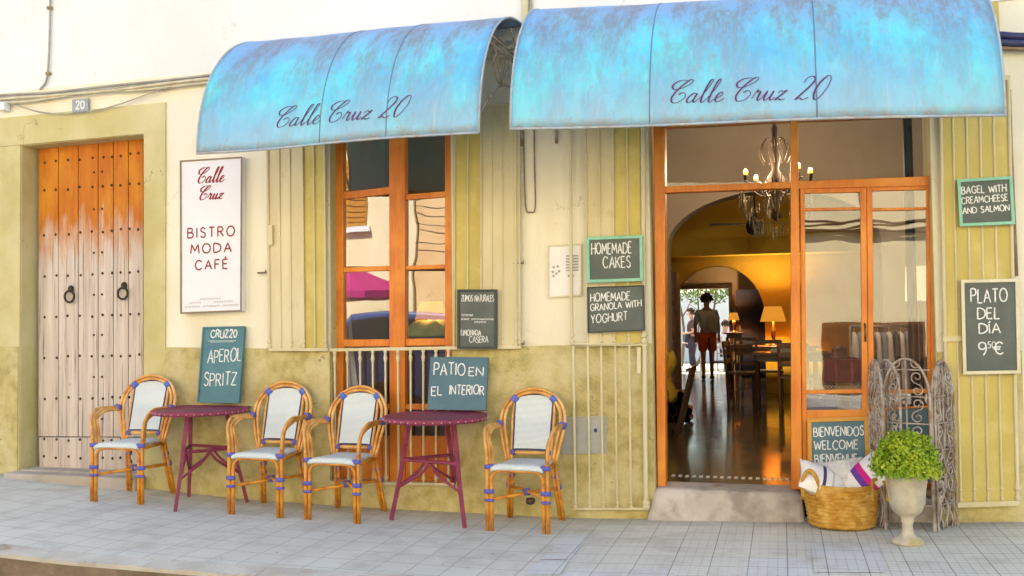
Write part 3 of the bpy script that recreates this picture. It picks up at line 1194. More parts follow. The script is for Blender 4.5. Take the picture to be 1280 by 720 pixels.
# doorstep
mb = MB()
a, b = U(14, 585, 0), U(196, 592, 0)
zt = XZ(110, 588)[1] - .012
mb.box(dBL[0] + .01, dBR[0] - .01, -.013, .2, -.2, zt)
mb.box(U(22, 590).x, U(182, 590).x + .02, -.16, -.0131, -.2, zt - .012)
mb.build('doorstep', M_stone, house, bevel=.012)

# --- window joinery
WQ = [(414, 140), (566, 130), (566, 607), (416, 607)]


def joinery(mb, rects, yf, yb):
    for x0, y0, x1, y1 in rects:
        mb.rect(x0, y0, x1, y1, yf, yb)


mb = MB()
yf = .10
joinery(mb, [(416, 120, 429, 606), (556, 120, 567, 606)], yf, yf + .07)
mb.prism([(486, 120), (506, 118), (506, 606), (487, 606)], yf - .012, yf + .06)
wf = mb.build('window_frame', M_orange, house, bevel=.004)
mb = MB()
for (x0, x1, ys) in ((429, 486.6, ((240, 233.5, 9), (334.5, 332, 6), (424.5, 424, 9))), (506.4, 556, ((243, 239, 7), (332.5, 330.5, 5), (423.5, 423, 9)))):
    for (ya, yb_, h) in ys:
        MB().prism([(x0, ya), (x1, yb_), (x1, yb_ + h), (x0, ya + h)], yf + .008, yf + .05).build('glazing_bar', M_orange, wf, bevel=.003)
    MB().rect(x0, 505, x1, 512, yf + .008, yf + .05).build('glazing_bar', M_orange, wf, bevel=.003)
    MB().rect(x0, 545, x1, 606, yf + .012, yf + .05).rect(x0 + 9, 556, x1 - 9, 597, yf + .002, yf + .0125).build('lower_panel', M_orange, wf, bevel=.003)
for (x0, x1) in ((428, 488), (505, 558)):
    for y0, y1 in ((120, 238), (246, 333), (339, 424), (433, 506), (511, 546)):
        MB().add([U(x0, y0, yf + .03), U(x1, y0, yf + .03), U(x1, y1, yf + .03), U(x0, y1, yf + .03)], [(0, 1, 2, 3)]).build('window_pane', M_glass if y0 < 430 else M_glassT, wf)
# reveal
mb = MB()
mb.box(wL, wL + .005, .001, YB, wBot, wTop)
mb.build('window_reveal', M_surr, house)
mb = MB()
mb.box(wR - .005, wR, .001, YB, wBot, wTop)
mb.build('window_reveal', M_surr, house)
# railing with turned balusters
mb = MB()
rq = [(413, 437), (566, 434), (566, 606), (415, 604)]
ry = -.035
rail = MB()
rail.prism([(411, 435.5), (567, 432.8), (567, 437), (411, 439.5)], ry - .012, ry + .012)
rail.prism([(413, 602), (567, 604), (567, 607.5), (413, 605.5)], ry - .012, ry + .012)
rl = rail.build('window_railing', M_creamiron, house, bevel=.003)
for i in range(10):
    s = .035 + .93 * i / 9
    a, b = U(*bil(rq, s, .01), ry), U(*bil(rq, s, .99), ry)
    L = (a - b).length
    prof = [(.009, 0), (.009, .02), (.016, .03), (.016, .045), (.009, .06), (.0085, L - .10), (.011, L - .09), (.0165, L - .065), (.011, L - .045), (.009, L - .03), (.015, L - .02), (.012, L)]
    mb = MB().lathe(prof, b, 10)
    for k in range(len(mb.v)):
        t = (mb.v[k].z - b.z) / L
        mb.v[k].x += (a.x - b.x) * t
    mb.build('baluster', M_creamiron, rl, smooth=True)


# --- folding metal shutters
def shutter(q, yf, panels, ribs, bottoms=True, ribr=.008, rails=(1.0,), name='shutter'):
    fr = MB()
    for t in rails:
        a0, a1 = bil(q, -.01, t - .006), bil(q, 1.01, t - .006)
        b1, b0 = bil(q, 1.01, t + .006), bil(q, -.01, t + .006)
        fr.prism([a0, a1, b1, b0], yf - .016, yf + .012)
    for s, rr in ribs:
        fr.tube([U(*bil(q, s, t), yf - .004) for t in (0, .25, .5, .75, 1)], rr, 8)
        if bottoms:
            for tt in (.988, .965):
                p = U(*bil(q, s, tt), yf - .004)
                fr.ball(p, rr * 1.7, 8, 6)
    root = fr.build(name, M_creamiron, house, smooth=False)
    for s0, s1, m, dy in panels:
        MB().prism([bil(q, s0, 0), bil(q, s1, 0), bil(q, s1, .998), bil(q, s0, .998)], yf + dy, yf + dy + .008).build('sheet', m, root)
    return root


def S(q, x):
    return (x - q[3][0]) / (q[2][0] - q[3][0])


q = [(334, 150), (407, 143), (409, 437), (337, 437)]
shutter(q, -.045, [(0, .61, M_creamiron, 0), (.61, .98, M_oliveiron, .006)],
        [(0, .013), (.2, .006), (.38, .006), (.6, .008), (.79, .006), (.975, .009)], rails=(1.0, .0))
q = [(567, 133), (649, 130), (650, 434), (566, 435)]
shutter(q, -.045, [(0, .44, M_oliveiron, .004), (.44, 1, M_creamiron, 0)],
        [(.02, .007), (.22, .006), (.42, .008), (.58, .006), (.74, .006), (.94, .012), (1.0, .007)], rails=(1.0, .0))
q = [(712, 118), (806, 114), (808, 430), (715, 431)]
shutter(q, -.06, [(.21, .56, M_creamiron, 0), (.56, .93, M_oliveiron, .004)],
        [(0, .012), (.21, .008), (.39, .008), (.57, .009), (.76, .008), (.97, .016)], rails=(1.0, .0))
q = [(715, 431), (808, 429.5), (810, 636), (718, 636)]
shutter(q, -.06, [], [(0.015, .010), (.21, .008), (.39, .008), (.58, .008), (.77, .008), (.975, .018)], rails=(0.0, 1.0), name='lower_grille')
MB().rect(796, 434, 801, 467, -.085, -.06).build('shutter_bolt', M_creamiron, house, bevel=.002)
MB().rect(335, 281, 340, 306, -.075, -.045).build('shutter_bolt', M_creamiron, house, bevel=.002)
q = [(1173, 100), (1262, 97), (1274, 629), (1184, 632)]
shutter(q, -.05, [(0, 1, M_oliveiron, 0)], [(.02, .012), (.19, .007), (.38, .007), (.57, .007), (.76, .007), (.98, .012)], rails=(1.0, .0, .609))
# catch hooks beside the left shutter
mb = MB()
for px, py in ((327, 341), (647, 329), (648, 430)):
    p = U(px, py, -.03)
    mb.tube([p + V((-.03, .03, 0)), p + V((-.03, -.01, 0)), p + V((.05, -.01, .0)), p + V((.05, -.02, .02))], .007, 6)
mb.build('shutter_catch', M_rust, house, smooth=True)

# --- shop front joinery
yf = .10
sh = MB()
zb_ = 612
sh.prism([(816, 100), (831, 100), (832, zb_), (822, zb_)], yf - .02, yf + .10)
sh.prism([(988, 100), (997, 100), (1003, zb_), (989, zb_)], yf - .02, yf + .09)
sh.prism([(1161, 100), (1171, 100), (1175, zb_), (1165, zb_)], yf - .02, yf + .10)
sh.prism([(831, 233), (988, 227), (988, 235), (831, 241)], yf - .016, yf + .07)
sh.prism([(997, 226.5), (1162, 220), (1162, 232), (998, 236)], yf - .016, yf + .07)
sh.prism([(822, 150), (990, 142), (990, 151), (822, 160)], yf - .01, yf + .07)
sh.prism([(996, 142), (1165, 135), (1165, 144), (996, 151)], yf - .01, yf + .07)
shop = sh.build('shop_front', M_orange, house, bevel=.004)
for x0, x1, ya, yb2 in ((830, 989, 155, 236), (996, 1163, 148, 229)):
    MB().add([U(x0, ya, yf + .03), U(x1, ya - 7, yf + .03), U(x1, yb2 - 4, yf + .03), U(x0, yb2, yf + .03)], [(0, 1, 2, 3)]).build('transom_pane', M_glassT, shop)


def glazed_leaf(x0, x1, st0, st1, yt, dx=0):
    m = MB()
    b = 610
    m.prism([(x0, yt), (x0 + st0, yt), (x0 + st0 + dx, b), (x0 + dx, b)], yf, yf + .045)
    m.prism([(x1 - st1, yt), (x1, yt), (x1 + dx, b), (x1 - st1 + dx, b)], yf, yf + .045)
    xa, xb = x0 + st0, x1 - st1
    for y0, y1 in ((yt, yt + 8), (259.5, 263), (487, 492)):
        d0 = dx * (y0 - yt) / (b - yt)
        m.prism([(xa + d0 - .2, y0 + .7), (xb + d0 + .2, y0 - .7), (xb + d0 + .2, y1 - .7), (xa + d0 - .2, y1 + .7)], yf + .004, yf + .041)
    d0 = dx * .75
    m.prism([(xa + d0 - .3, 513), (xb + d0 + .3, 512), (xb + dx, b), (xa + dx, b)], yf + .004, yf + .041)
    lf = m.build('glazed_door', M_orange, house, bevel=.004)
    for y0, y1 in ((yt + 6, 261), (262, 489), (491, 515)):
        d0, d1 = dx * (y0 - yt) / (b - yt), dx * (y1 - yt) / (b - yt)
        MB().add([U(xa - 1 + d0, y0, yf + .022), U(xb + 1 + d0, y0, yf + .022), U(xb + 1 + d1, y1, yf + .022), U(xa - 1 + d1, y1, yf + .022)], [(0, 1, 2, 3)]).build('door_pane', M_glassD, lf)
    return lf


l1 = glazed_leaf(1000, 1083, 6, 7.5, 233, 3)
l2 = glazed_leaf(1083.5, 1163, 7, 5, 230, 3)
hb = MB()
p = U(1081, 412, yf - .02)
hb.tube([p + V((0, 0, .04)), p + V((0, -.03, .03)), p + V((0, -.03, -.07)), p + V((0, 0, -.08))], .007, 8)
hb.build('handle', M_brass, l1, smooth=True)
# reveals of the shop opening
mb = MB()
mb.box(sL - .0, sL + .006, .001, YB, -.1, sTop)
mb.build('shop_reveal', M_surr, house)
mb = MB()
mb.box(sR - .006, sR, .001, YB, -.1, sTop)
mb.build('shop_reveal', M_surr, house)
# sloped concrete threshold
FZ = .20
mb = MB()
zg = -.3
pa = [G(812, 649), G(1018, 650), G(1186, 652)]
xa, xb = sL - .12, U(1012, 630).x
tz = FZ
mb.hexa([V((xa + .12, -.02, tz)), V((xb - .05, -.02, tz + .004)), V((xb, -.13, zg)), V((xa, -.13, zg))],
        [V((xa + .12, YB, tz)), V((xb - .05, YB, tz + .004)), V((xb, YB, zg)), V((xa, YB, zg))])
mb.build('threshold', M_concrete, house, bevel=.03)
MB().box(xb + .002, sR - .001, -.014, YB, -.3, tz).build('door_sill', M_concrete, house, bevel=.006)

# ================================================================== INTERIOR
xl, xr = -5.0, 2.6
structure(MB().box(xl, xr, YB + .001, 14.6, FZ - .1, FZ - .004).build('interior_floor', M_floor, org=(0, 0, FZ)))
structure(MB().box(X0 + .31, xl - .2, YB + .001, 14.6, FZ - .1, FZ - .004).build('storeroom_floor', M_concrete, org=(0, 0, FZ)))
mb = MB()
n = 17
for i in range(n):   # chequered border strip just inside the door
    a = lerp(sL + .06, 0.05, i / n)
    b = lerp(sL + .06, 0.05, (i + .5) / n)
    y = UZ(900, 597, FZ).y
    mb.box(a, b, y, y + .07, FZ - .003, FZ + .0005)
structure(mb.build('floor_border', M_whitebox, org=(0, 0, FZ)))
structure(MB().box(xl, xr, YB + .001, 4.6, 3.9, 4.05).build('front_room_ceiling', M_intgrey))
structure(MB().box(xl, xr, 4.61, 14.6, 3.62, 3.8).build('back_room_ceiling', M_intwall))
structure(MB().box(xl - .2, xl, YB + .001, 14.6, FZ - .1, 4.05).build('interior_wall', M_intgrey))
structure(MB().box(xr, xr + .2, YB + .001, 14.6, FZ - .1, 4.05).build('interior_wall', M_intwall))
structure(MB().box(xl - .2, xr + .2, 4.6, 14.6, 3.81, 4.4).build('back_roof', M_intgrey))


def arch_wall(name, m, y0, y1, xa, xb, zs, rise, H, X0_=xl, X1_=xr, n=28):
    mb = MB()
    pts = [(xa, FZ)] + [((xa + xb) / 2 - (xb - xa) / 2 * math.cos(math.pi * i / n), zs + rise * math.sin(math.pi * i / n)) for i in range(n + 1)] + [(xb, FZ)]

    def pr(poly):
        k = len(poly)
        vs = [V((x, y0, z)) for x, z in poly] + [V((x, y1, z)) for x, z in poly]
        fs = [tuple(range(k)), tuple(range(2 * k - 1, k - 1, -1))]
        fs += [(i, (i + 1) % k, (i + 1) % k + k, i + k) for i in range(k)]
        mb.add(vs, fs)
    pr([(X0_, H), (xa, H), (xa, FZ), (X0_, FZ)])
    pr([(xb, H), (X1_, H), (X1_, FZ), (xb, FZ)])
    for (ax, az), (bx, bz) in zip(pts[1:], pts[2:-1]):
        pr([(ax, H), (bx, H), (bx, bz), (ax, az)])
    return structure(mb.build(name, m))


p1 = U(834, 310, 4.4)
p2 = U(955, 238, 4.4)
w1 = 2 * (U(962, 240, 4.4).x - p1.x)
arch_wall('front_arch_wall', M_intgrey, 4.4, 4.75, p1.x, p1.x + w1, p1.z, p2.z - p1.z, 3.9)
structure(MB().box(xl, xr, 8.3, 8.6, U(900, 319, 8.3).z, 3.62).build('bulkhead', M_yelwall))
a2, b2, t2 = U(838, 400, 9.0), U(956, 395, 9.0), U(897, 332, 9.0)
arch_wall('rear_arch_wall', M_yelwall, 9.0, 9.3, a2.x, b2.x, U(900, 395, 9.0).z, t2.z - U(900, 395, 9.0).z, 3.62)
# back wall with the garden opening
gl, gr, gt = U(850, 420, 14.3).x, U(912, 420, 14.3).x, U(880, 361, 14.3).z
mb = MB()
mb.box(xl, gl, 14.3, 14.6, FZ - .1, 3.62)
mb.box(gr, xr, 14.3, 14.6, FZ - .1, 3.62)
mb.box(gl, gr, 14.3, 14.6, gt, 3.62)
structure(mb.build('back_wall', M_intgrey))
mb = MB()
mb.box(gl - .08, gl, 14.24, 14.299, FZ, gt + .08)
mb.box(gr, gr + .08, 14.24, 14.299, FZ, gt + .08)
mb.box(gl, gr, 14.24, 14.299, gt, gt + .08)
tag(mb.build('garden_door_frame', M_darkwood), 'dark wooden frame round the bright garden opening at the far end of the shop', 'door frame')
# navy panel right of the opening
c0, c1 = U(920, 372, 13.9), U(957, 440, 13.9)
dn = empty('navy_door', (c0.x + .3, 13.9, FZ), 'tall navy blue door leaf standing open at the end of the passage', 'door')
MB().box(c0.x, c1.x + .25, 13.9, 13.95, FZ, U(930, 362, 13.9).z).build('panel', M_navy, dn)
MB().box(c0.x + .05, c0.x + .09, 13.86, 13.9, 1.15, 1.3).build('handle', M_brass, dn)
# patio
structure(MB().box(-8, 5, 14.61, 24, -.16, .06).build('patio_floor', M_patio))
gw = MB()
gw.box(-12, 9, 24.0, 24.3, -.2, 2.3)
tag(gw.build('garden_wall', M_white), 'pale garden wall closing the patio behind the shop', 'wall')
# garden tree
tr = empty('patio_tree', (U(868, 440, 21).x, 21, .06), 'leafy patio tree with thin leaning trunks seen through the garden opening', 'tree')
tb = MB()
b0 = ORG[tr]
for dx, lean, r in ((-.35, -.15, .05), (.05, .9, .045), (-.1, .35, .035)):
    pts = [b0 + V((dx + lean * t + .1 * math.sin(5 * t + dx), .2 * t, 2.9 * t)) for t in [i / 8 for i in range(9)]]
    tb.tube(pts, [r * (1 - .6 * i / 8) for i in range(9)], 7)
    for k in range(4):
        o = pts[4 + k]
        d = V((R.uniform(-1, 1), R.uniform(-.6, .6), R.uniform(.3, .9)))
        tb.tube([o, o + d * .4, o + d * .8 + V((0, 0, .1))], [r * .5, r * .35, r * .15], 6)
tb.build('trunk', M_bark, tr, smooth=True)
lf = MB()
for k in range(2600):
    while True:
        p = V((R.uniform(-1, 1), R.uniform(-1, 1), R.uniform(-1, 1)))
        if p.length < 1 and mnoise.noise(p * 2.2) > -.15:
            break
    c = b0 + V((.3 + p.x * 1.9, -.2 + p.y * 1.2, 2.75 + p.z * .95))
    if c.z < 1.9 and R.random() < .6:
        continue
    a = V((R.uniform(-1, 1), R.uniform(-1, 1), R.uniform(-1, 1))).normalized()
    b = a.orthogonal().normalized()
    w = R.uniform(.05, .09)
    lf.add([c - a * w, c + b * w * .5, c + a * w, c - b * w * .5], [(0, 1, 2, 3)])
lf.build('crown', M_leaf2, tr)
# patio bench/table and seat silhouettes
pt = empty('patio_table', (U(858, 452, 18.5).x, 18.5, .06), 'grey patio table outside the garden opening left of the woman', 'table')
MB().box(ORG[pt].x - .45, ORG[pt].x + .45, 18.2, 18.8, .78, .82).build('tabletop', M_rustiron, pt)
for sx in (-.4, .4):
    for sy in (-.25, .25):
        MB().tube([ORG[pt] + V((sx, sy, 0)), ORG[pt] + V((sx, sy, .73))], .02, 6).build('leg', M_rustiron, pt)


# ---- furniture inside
def wood_chair(loc, rot, m, label, group=None):
    r = empty('dining_chair', loc, label, 'chair', group)
    r.rotation_euler = (0, 0, rot)
    for sx in (-.18, .18):
        MB().tube([(sx, -.18, 0), (sx, -.18, .44)], .018, 6).build('leg', m, r, world=False)
        MB().tube([(sx, .18, 0), (sx, .2, .5), (sx, .24, .9)], .018, 6).build('leg', m, r, world=False)
    MB().box(-.21, .21, -.21, .2, .44, .47).build('seat', m, r, world=False)
    bk = MB()
    for z in (.60, .72, .85):
        bk.box(-.18, .18, .2 + (z - .5) * .1, .22 + (z - .5) * .1, z, z + .06)
    bk.build('backrest', m, r, world=False)
    return r


def wood_table(loc, w, d, h, m, label, name='dining_table', topm=None):
    r = empty(name, loc, label, 'table')
    MB().box(-w / 2, w / 2, -d / 2, d / 2, h - .035, h).build('tabletop', topm or m, r, world=False, bevel=.004)
    MB().box(-w / 2 + .05, w / 2 - .05, -d / 2 + .05, d / 2 - .05, h - .12, h - .037).build('apron', m, r, world=False)
    for sx in (-1, 1):
        for sy in (-1, 1):
            MB().tube([(sx * (w / 2 - .06), sy * (d / 2 - .06), 0), (sx * (w / 2 - .06), sy * (d / 2 - .06), h - .1)], .028, 8).build('leg', m, r, world=False)
    return r


wood_table((.05, 8.35, FZ), 1.0, .7, .80, M_midwood, 'brown wooden table carrying the lit amber lamp, in front of the yellow wall')
wood_table((.15, 6.6, FZ), 1.1, .8, .76, M_darkwood, 'dark wooden dining table in the middle of the second room')
wood_table((-.55, 10.6, FZ), .9, .8, .76, M_darkwood, 'dark dining table beyond the rear arch')
g_ = 'dark chairs round the inner tables'
wood_chair((-.55, 6.9, FZ), rad(80), M_darkwood, 'dark wooden chair at the passage side of the middle dining table', g_)
wood_chair((.15, 5.95, FZ), rad(175), M_midwood, 'brown wooden chair on the street side of the middle dining table', g_)
wood_chair((-.2, 7.35, FZ), rad(0), M_darkwood, 'dark wooden chair between the middle table and the lamp table', g_)
wood_chair((-1.05, 10.4, FZ), rad(95), M_darkwood, 'dark wooden chair beside the table beyond the rear arch', g_)
wood_chair((-.6, 9.95, FZ), rad(178), M_darkwood, 'dark wooden chair with its back to the rear arch', g_)
for (x, y, z, nm, m, lb) in ((.15, 6.6, .96, 'tablecloth_stack', M_bag, 'stack of pale folded napkins on the middle dining table'),):
    MB().box(x - .3, x - .02, y - .15, y + .12, z, z + .05).build('t', m)
    o = bpy.data.objects['t']
    o.name = 'napkin_stack'
    tag(o, lb, 'napkins')
# shelf cabinet at left of the passage
cb = empty('tall_cabinet', (U(838, 440, 5.4).x - .02, 5.6, FZ), 'tall dark wooden cabinet against the left side of the passage', 'cabinet')
cx = U(847, 420, 5.3).x
MB().box(cx - .55, cx, 5.3, 5.7, FZ, 2.05).build('carcass', M_darkwood, cb, bevel=.006)
for k in range(4):
    MB().box(cx - .5, cx - .04, 5.288, 5.299, FZ + .1 + .46 * k, FZ + .5 + .46 * k).build('door', M_midwood, cb)
# leaning dark board and yellow cloth beside the entrance
lp = MB()
a, b = U(830, 478, .45), UZ(846, 547, FZ)
b = V((b.x, b.y, FZ))
a = V((a.x, b.y - .1, a.z))
ap = V((.0, .55, 0))
lp.hexa([a, a + ap, b + ap, b], [a + V((-.03, 0, -.01)), a + ap + V((-.03, 0, -.01)), b + ap + V((-.03, 0, 0)), b + V((-.03, 0, 0))])
tag(lp.build('leaning_board', M_darkwood), 'dark wooden board leaning on the wall just inside the open doorway', 'board')
# firewood
c = UZ(849, 530, FZ)
lgs = []
for k, (dx, dz) in enumerate(((-.14, .05), (-.03, .05), (.075, .05), (-.09, .145), (.02, .145), (.09, .14), (-.13, .235), (-.03, .24), (.05, .235), (-.08, .325), (.01, .325))):
    r_ = R.uniform(.045, .056)
    pos = V((c.x + dx, c.y + .12, FZ + dz))
    lg = empty('firewood_log', pos, 'split firewood log in the small stack inside the doorway', 'log', 'firewood logs stacked inside the doorway')
    MB().tube([pos, pos + V((R.uniform(-.02, .02), .3, 0))], r_, 9, caps=False).build('bark', M_log, lg)
    MB().lathe([(1e-5, 0), (r_, 0)], (0, 0, 0), 9).build('cut_end', M_logend, lg, world=False)
    ob = lg.children[-1]
    ob.rotation_euler = (rad(90), 0, 0)
    ob.location = (0, -.001, 0)
yc = MB()
c = U(845, 480, 3.3)
for i in range(9):
    for j in range(9):
        s, t = i / 8, j / 8
        yc.v.append(V((c.x - .20 + .15 * s + .03 * math.sin(9 * t + s), 3.3 + .2 * math.sin(7 * s) * .4 + .3 * s, FZ + .35 + .55 * t + .04 * math.sin(6 * s))))
for i in range(8):
    for j in range(8):
        a = i * 9 + j
        yc.f.append((a, a + 9, a + 10, a + 1))
tag(yc.build('hanging_cloth', M_yelcloth, smooth=True, solid=.02), 'crumpled yellow cloth hanging at the left of the passage', 'cloth')


def lamp(name, loc, h, rs, hs, mshade, label, power=0, colr=(1, .62, .25), base_m=M_brass, rt=.65):
    r = empty(name, loc, label, 'lamp')
    b = MB().lathe([(.08, 0), (.08, .015), (.03, .03), (.018, .08), (.035, .16), (.04, .22), (.015, .30), (.012, h - hs * .5)] if h < .8 else
                   [(.14, 0), (.14, .02), (.02, .04), (.014, .5), (.014, h - hs * .5)], (0, 0, 0), 14)
    b.build('stand', base_m, r, world=False, smooth=True)
    s = MB().lathe([(rs, h - hs), (rs * rt, h), (rs * rt - .006, h - .002), (rs - .006, h - hs + .002)], (0, 0, 0), 24)
    s.f = [f for f in s.f if len(f) == 4]
    s.build('lamp_shade', mshade, r, world=False, smooth=True)
    if power:
        ld = bpy.data.lights.new(name + '_light', 'POINT')
        ld.energy = power
        ld.color = colr
        ld.shadow_soft_size = .05
        lo = bpy.data.objects.new('bulb_light', ld)
        col.objects.link(lo)
        lo.parent = r
        lo.location = (0, 0, h - hs * .45)
    return r


p = U(967, 428, 8.35)
lamp('table_lamp', (p.x, 8.35, FZ + .80), .62, .2, .24, M_shadelit, 'lit amber table lamp on the brown table before the yellow wall', 30)
p = U(917, 395, 13.4)
lamp('table_lamp', (p.x, 13.4, p.z - .35), .42, .12, .16, M_shadelit, 'small lit yellow lamp near the garden opening at the end of the passage', 45)
tq = wood_table((p.x, 13.4, FZ), .4, .35, p.z - .35 - FZ, M_darkwood, 'small dark side table under the little yellow lamp', 'side_table')
# chandelier
ch0 = U(968, 165, 2.4)
cz = U(968, 225, 2.4).z
chd = empty('chandelier', (ch0.x, 2.4, cz), 'lit crystal chandelier with candle bulbs hanging in the shop doorway', 'chandelier')
cc = V((ch0.x, 2.4, cz))
ir = MB()
ir.tube([cc + V((0, 0, -.35)), V((cc.x, 2.4, 3.9))], .008, 6)
ir.lathe([(.01, -.40), (.05, -.36), (.02, -.25), (.06, -.12), (.09, 0), (.03, .1), (.05, .22), (.02, .36), (.03, .5), (.008, .55)], cc, 12)
cry = MB()
angs = [rad(a) for a in (200, 232, 312, 345, 60, 120)]
bulbs = []
for a in [rad(x) for x in (15, 65, 115, 165, 215, 265, 315)]:
    d = V((math.cos(a), math.sin(a), 0))
    ir.tube(cat_rom([cc + V((0, 0, -.05)), cc + d * .12 + V((0, 0, -.15)), cc + d * .25 + V((0, 0, -.06)), cc + d * .34 + V((0, 0, -.02))], 4), .007, 6)
    ir.tube(cat_rom([cc + V((0, 0, .30)), cc + d * .08 + V((0, 0, .40)), cc + d * .15 + V((0, 0, .28)), cc + d * .11 + V((0, 0, .16))], 4), .006, 6)
for k in range(150):
    a = R.uniform(0, 2 * math.pi)
    lv = R.choice((.30, .30, .34, .22, .16))
    hh = R.uniform(.05, .16)
    z = {.30: -.16, .34: -.05, .22: -.33, .16: .05}[lv] - R.uniform(0, .12)
    o = cc + V((lv * math.cos(a), lv * math.sin(a), z))
    cry.lathe([(.001, -hh), (.011, -hh * .7), (.004, -hh * .3), (.008, -hh * .12), (.001, 0)], o, 5)
ir.build('frame', M_iron, chd, smooth=True)
cry.build('crystals', M_crystal, chd)['kind'] = 'stuff'
for k, (px, py) in enumerate(((932, 216), (945, 223), (998, 208), (1013, 214))):
    tgt = U(px, py, 2.4 + (.22 if k in (1, 2) else -.1))
    cup = MB().lathe([(.012, -.10), (.02, -.03), (.022, -.02), (.01, -.02)], tgt, 8)
    arm = cup.tube(cat_rom([cc + V((0, 0, -.05)), (cc + tgt) / 2 + V((0, 0, -.16)), tgt + V((0, 0, -.10))], 5), .007, 6)
    cup.build('candle_arm', M_iron, chd, smooth=True)
    MB().ball(tgt, .022, 10, 8, 1, 1, 1.5).build('bulb', M_bulb, chd, smooth=True)
    ld = bpy.data.lights.new('bulb_light', 'POINT')
    ld.energy = 9.5
    ld.color = (1, .74, .46)
    ld.shadow_soft_size = .03
    lo = bpy.data.objects.new('bulb_light', ld)
    col.objects.link(lo)
    lo.parent = chd
    lo.location = tgt - cc + V((0, 0, .04))
# ceiling fan
fp = U(943, 280, 6.5)
fan = empty('ceiling_fan', fp, 'dark ceiling fan with long blades hanging behind the front arch', 'fan')
MB().tube([fp + V((0, 0, .1)), V((fp.x, 6.5, 3.62))], .015, 8).build('rod', M_black, fan)
MB().lathe([(.03, -.16), (.10, -.12), (.12, -.03), (.10, .04), (.05, .1), (.02, .16)], fp, 16).build('motor', M_black, fan, smooth=True)
for k in range(4):
    a = rad(8 + 90 * k)
    d, e2 = V((math.cos(a), math.sin(a), 0)), V((-math.sin(a), math.cos(a), .12))
    MB().hexa([fp + d * .1 + e2 * .03, fp + d * .62 + e2 * .07, fp + d * .62 - e2 * .07, fp + d * .1 - e2 * .03],
              [v + V((0, 0, .008)) for v in (fp + d * .1 + e2 * .03, fp + d * .62 + e2 * .07, fp + d * .62 - e2 * .07, fp + d * .1 - e2 * .03)]).build('blade', M_black, fan)
# floor lamp seen through the right door leaf
p = U(1150, 376, 1.5)
lamp('floor_lamp', (p.x, 1.5, FZ), U(1150, 333, 1.5).z - FZ, .115, U(1150, 333, 1.5).z - p.z, M_shadewht, 'tall floor lamp with white drum shade behind the right glazed door', 0, base_m=M_darkwood, rt=.9)
# clothes rack
ra, rb = U(1063, 408, 2.0), U(1139, 404, 2.0)
rk = empty('clothes_rack', ((ra.x + rb.x) / 2, 2.0, FZ), 'metal clothes rail behind the glazed doors', 'clothes rack')
m = MB()
m.tube([V((ra.x, 2, ra.z)), V((rb.x, 2, ra.z))], .012, 8)
for x in (ra.x, rb.x):
    m.tube([V((x, 2, FZ + .03)), V((x, 2, ra.z))], .012, 8)
    m.tube([V((x, 1.8, FZ + .03)), V((x, 2.2, FZ + .03))], .012, 8)
m.build('rail_frame', M_rim, rk, smooth=True)
gm = [M_garw, M_garb, M_garw, M_garg, M_garw, M_garb, M_garw, M_garg, M_garw, M_garb]
for k in range(10):
    x = lerp(ra.x + .03, rb.x - .04, k / 9)
    g = MB()
    L = R.uniform(.42, .62)
    z0 = ra.z - .05
    rows = []
    for (t, w, th) in ((0, .03, .01), (.06, .16, .014), (.3, .17, .02), (.7, .18, .022), (1, .19, .024)):
        rows.append([V((x + sx * th + R.uniform(-.005, .005), 2 + sy * w, z0 - t * L)) for sx, sy in ((-1, -1), (1, -1), (1.3, 0), (1, 1), (-1, 1), (-1.3, 0))])
    for r_ in rows:
        g.v += r_
    for i in range(4):
        for j in range(6):
            g.f.append((i * 6 + j, i * 6 + (j + 1) % 6, (i + 1) * 6 + (j + 1) % 6, (i + 1) * 6 + j))
    g.tube([V((x, 2, z0)), V((x, 2, z0 + .05)), V((x + .012, 2, z0 + .066))], .003, 5)
    tint = {M_garw: 'white', M_garb: 'pale blue', M_garg: 'charcoal'}[gm[k]]
    tag(g.build('garment', gm[k], smooth=True), tint + ' garment on a hanger on the clothes rail behind the glazed doors', 'garment', tint + ' garments on the clothes rail')
# red draped table by the window
p = U(1056, 487, 1.6)
rt_ = empty('display_table', (p.x, 1.6, FZ), 'display table covered by a dark red cloth with patterned hem behind the left glazed door', 'display table')
zt = U(1056, 449, 1.6).z
MB().box(p.x - .17, p.x + .2, 1.5, 1.9, U(1056, 478, 1.6).z, zt).build('cloth', M_redcloth, rt_, bevel=.02)
hm = MB()
zz = U(1056, 483, 1.6).z
for i in range(12):
    a = 2 * math.pi * i / 12
    hm.tube([V((p.x - .16 + .03 * i + .012 * math.cos(t_), 1.49, zz + .012 * math.sin(t_))) for t_ in [2 * math.pi * j / 8 for j in range(8)]], .004, 5, closed=True)
hm.build('hem_pattern', M_creamfr, rt_)
for sx in (-.14, .17):
    MB().box(p.x + sx - .02, p.x + sx + .02, 1.52, 1.56, FZ, U(1056, 478, 1.6).z).build('leg', M_black, rt_)
hp = U(1050, 445, 1.65)
tag(MB().lathe([(.13, 0), (.14, .008), (.07, .015), (.065, .08), (.03, .11), (.001, .112)], (hp.x, 1.7, zt), 18).build('sun_hat', M_darkwood, smooth=True), 'dark brimmed hat on the red draped display table', 'hat')
for k, px in enumerate((1016, 1032)):
    p = U(px, 500, 1.0)
    tag(MB().ball((p.x, 1.0, p.z - .03), .09, 14, 8, 1.1, .8, .8).build('round_cushion', M_seatcush, smooth=True),
        ('violet grey round cushion behind the lower pane, left one', 'violet grey round cushion behind the lower pane, right one')[k], 'cushion', 'cushions inside the glazed door')
tb_ = MB().box(U(1008, 510, 1).x, U(1075, 510, 1).x, .8, 1.25, FZ, U(1020, 507, 1).z - .02)
tag(tb_.build('low_bench', M_midwood, bevel=.01), 'low wooden bench inside the left glazed door holding round cushions', 'bench')
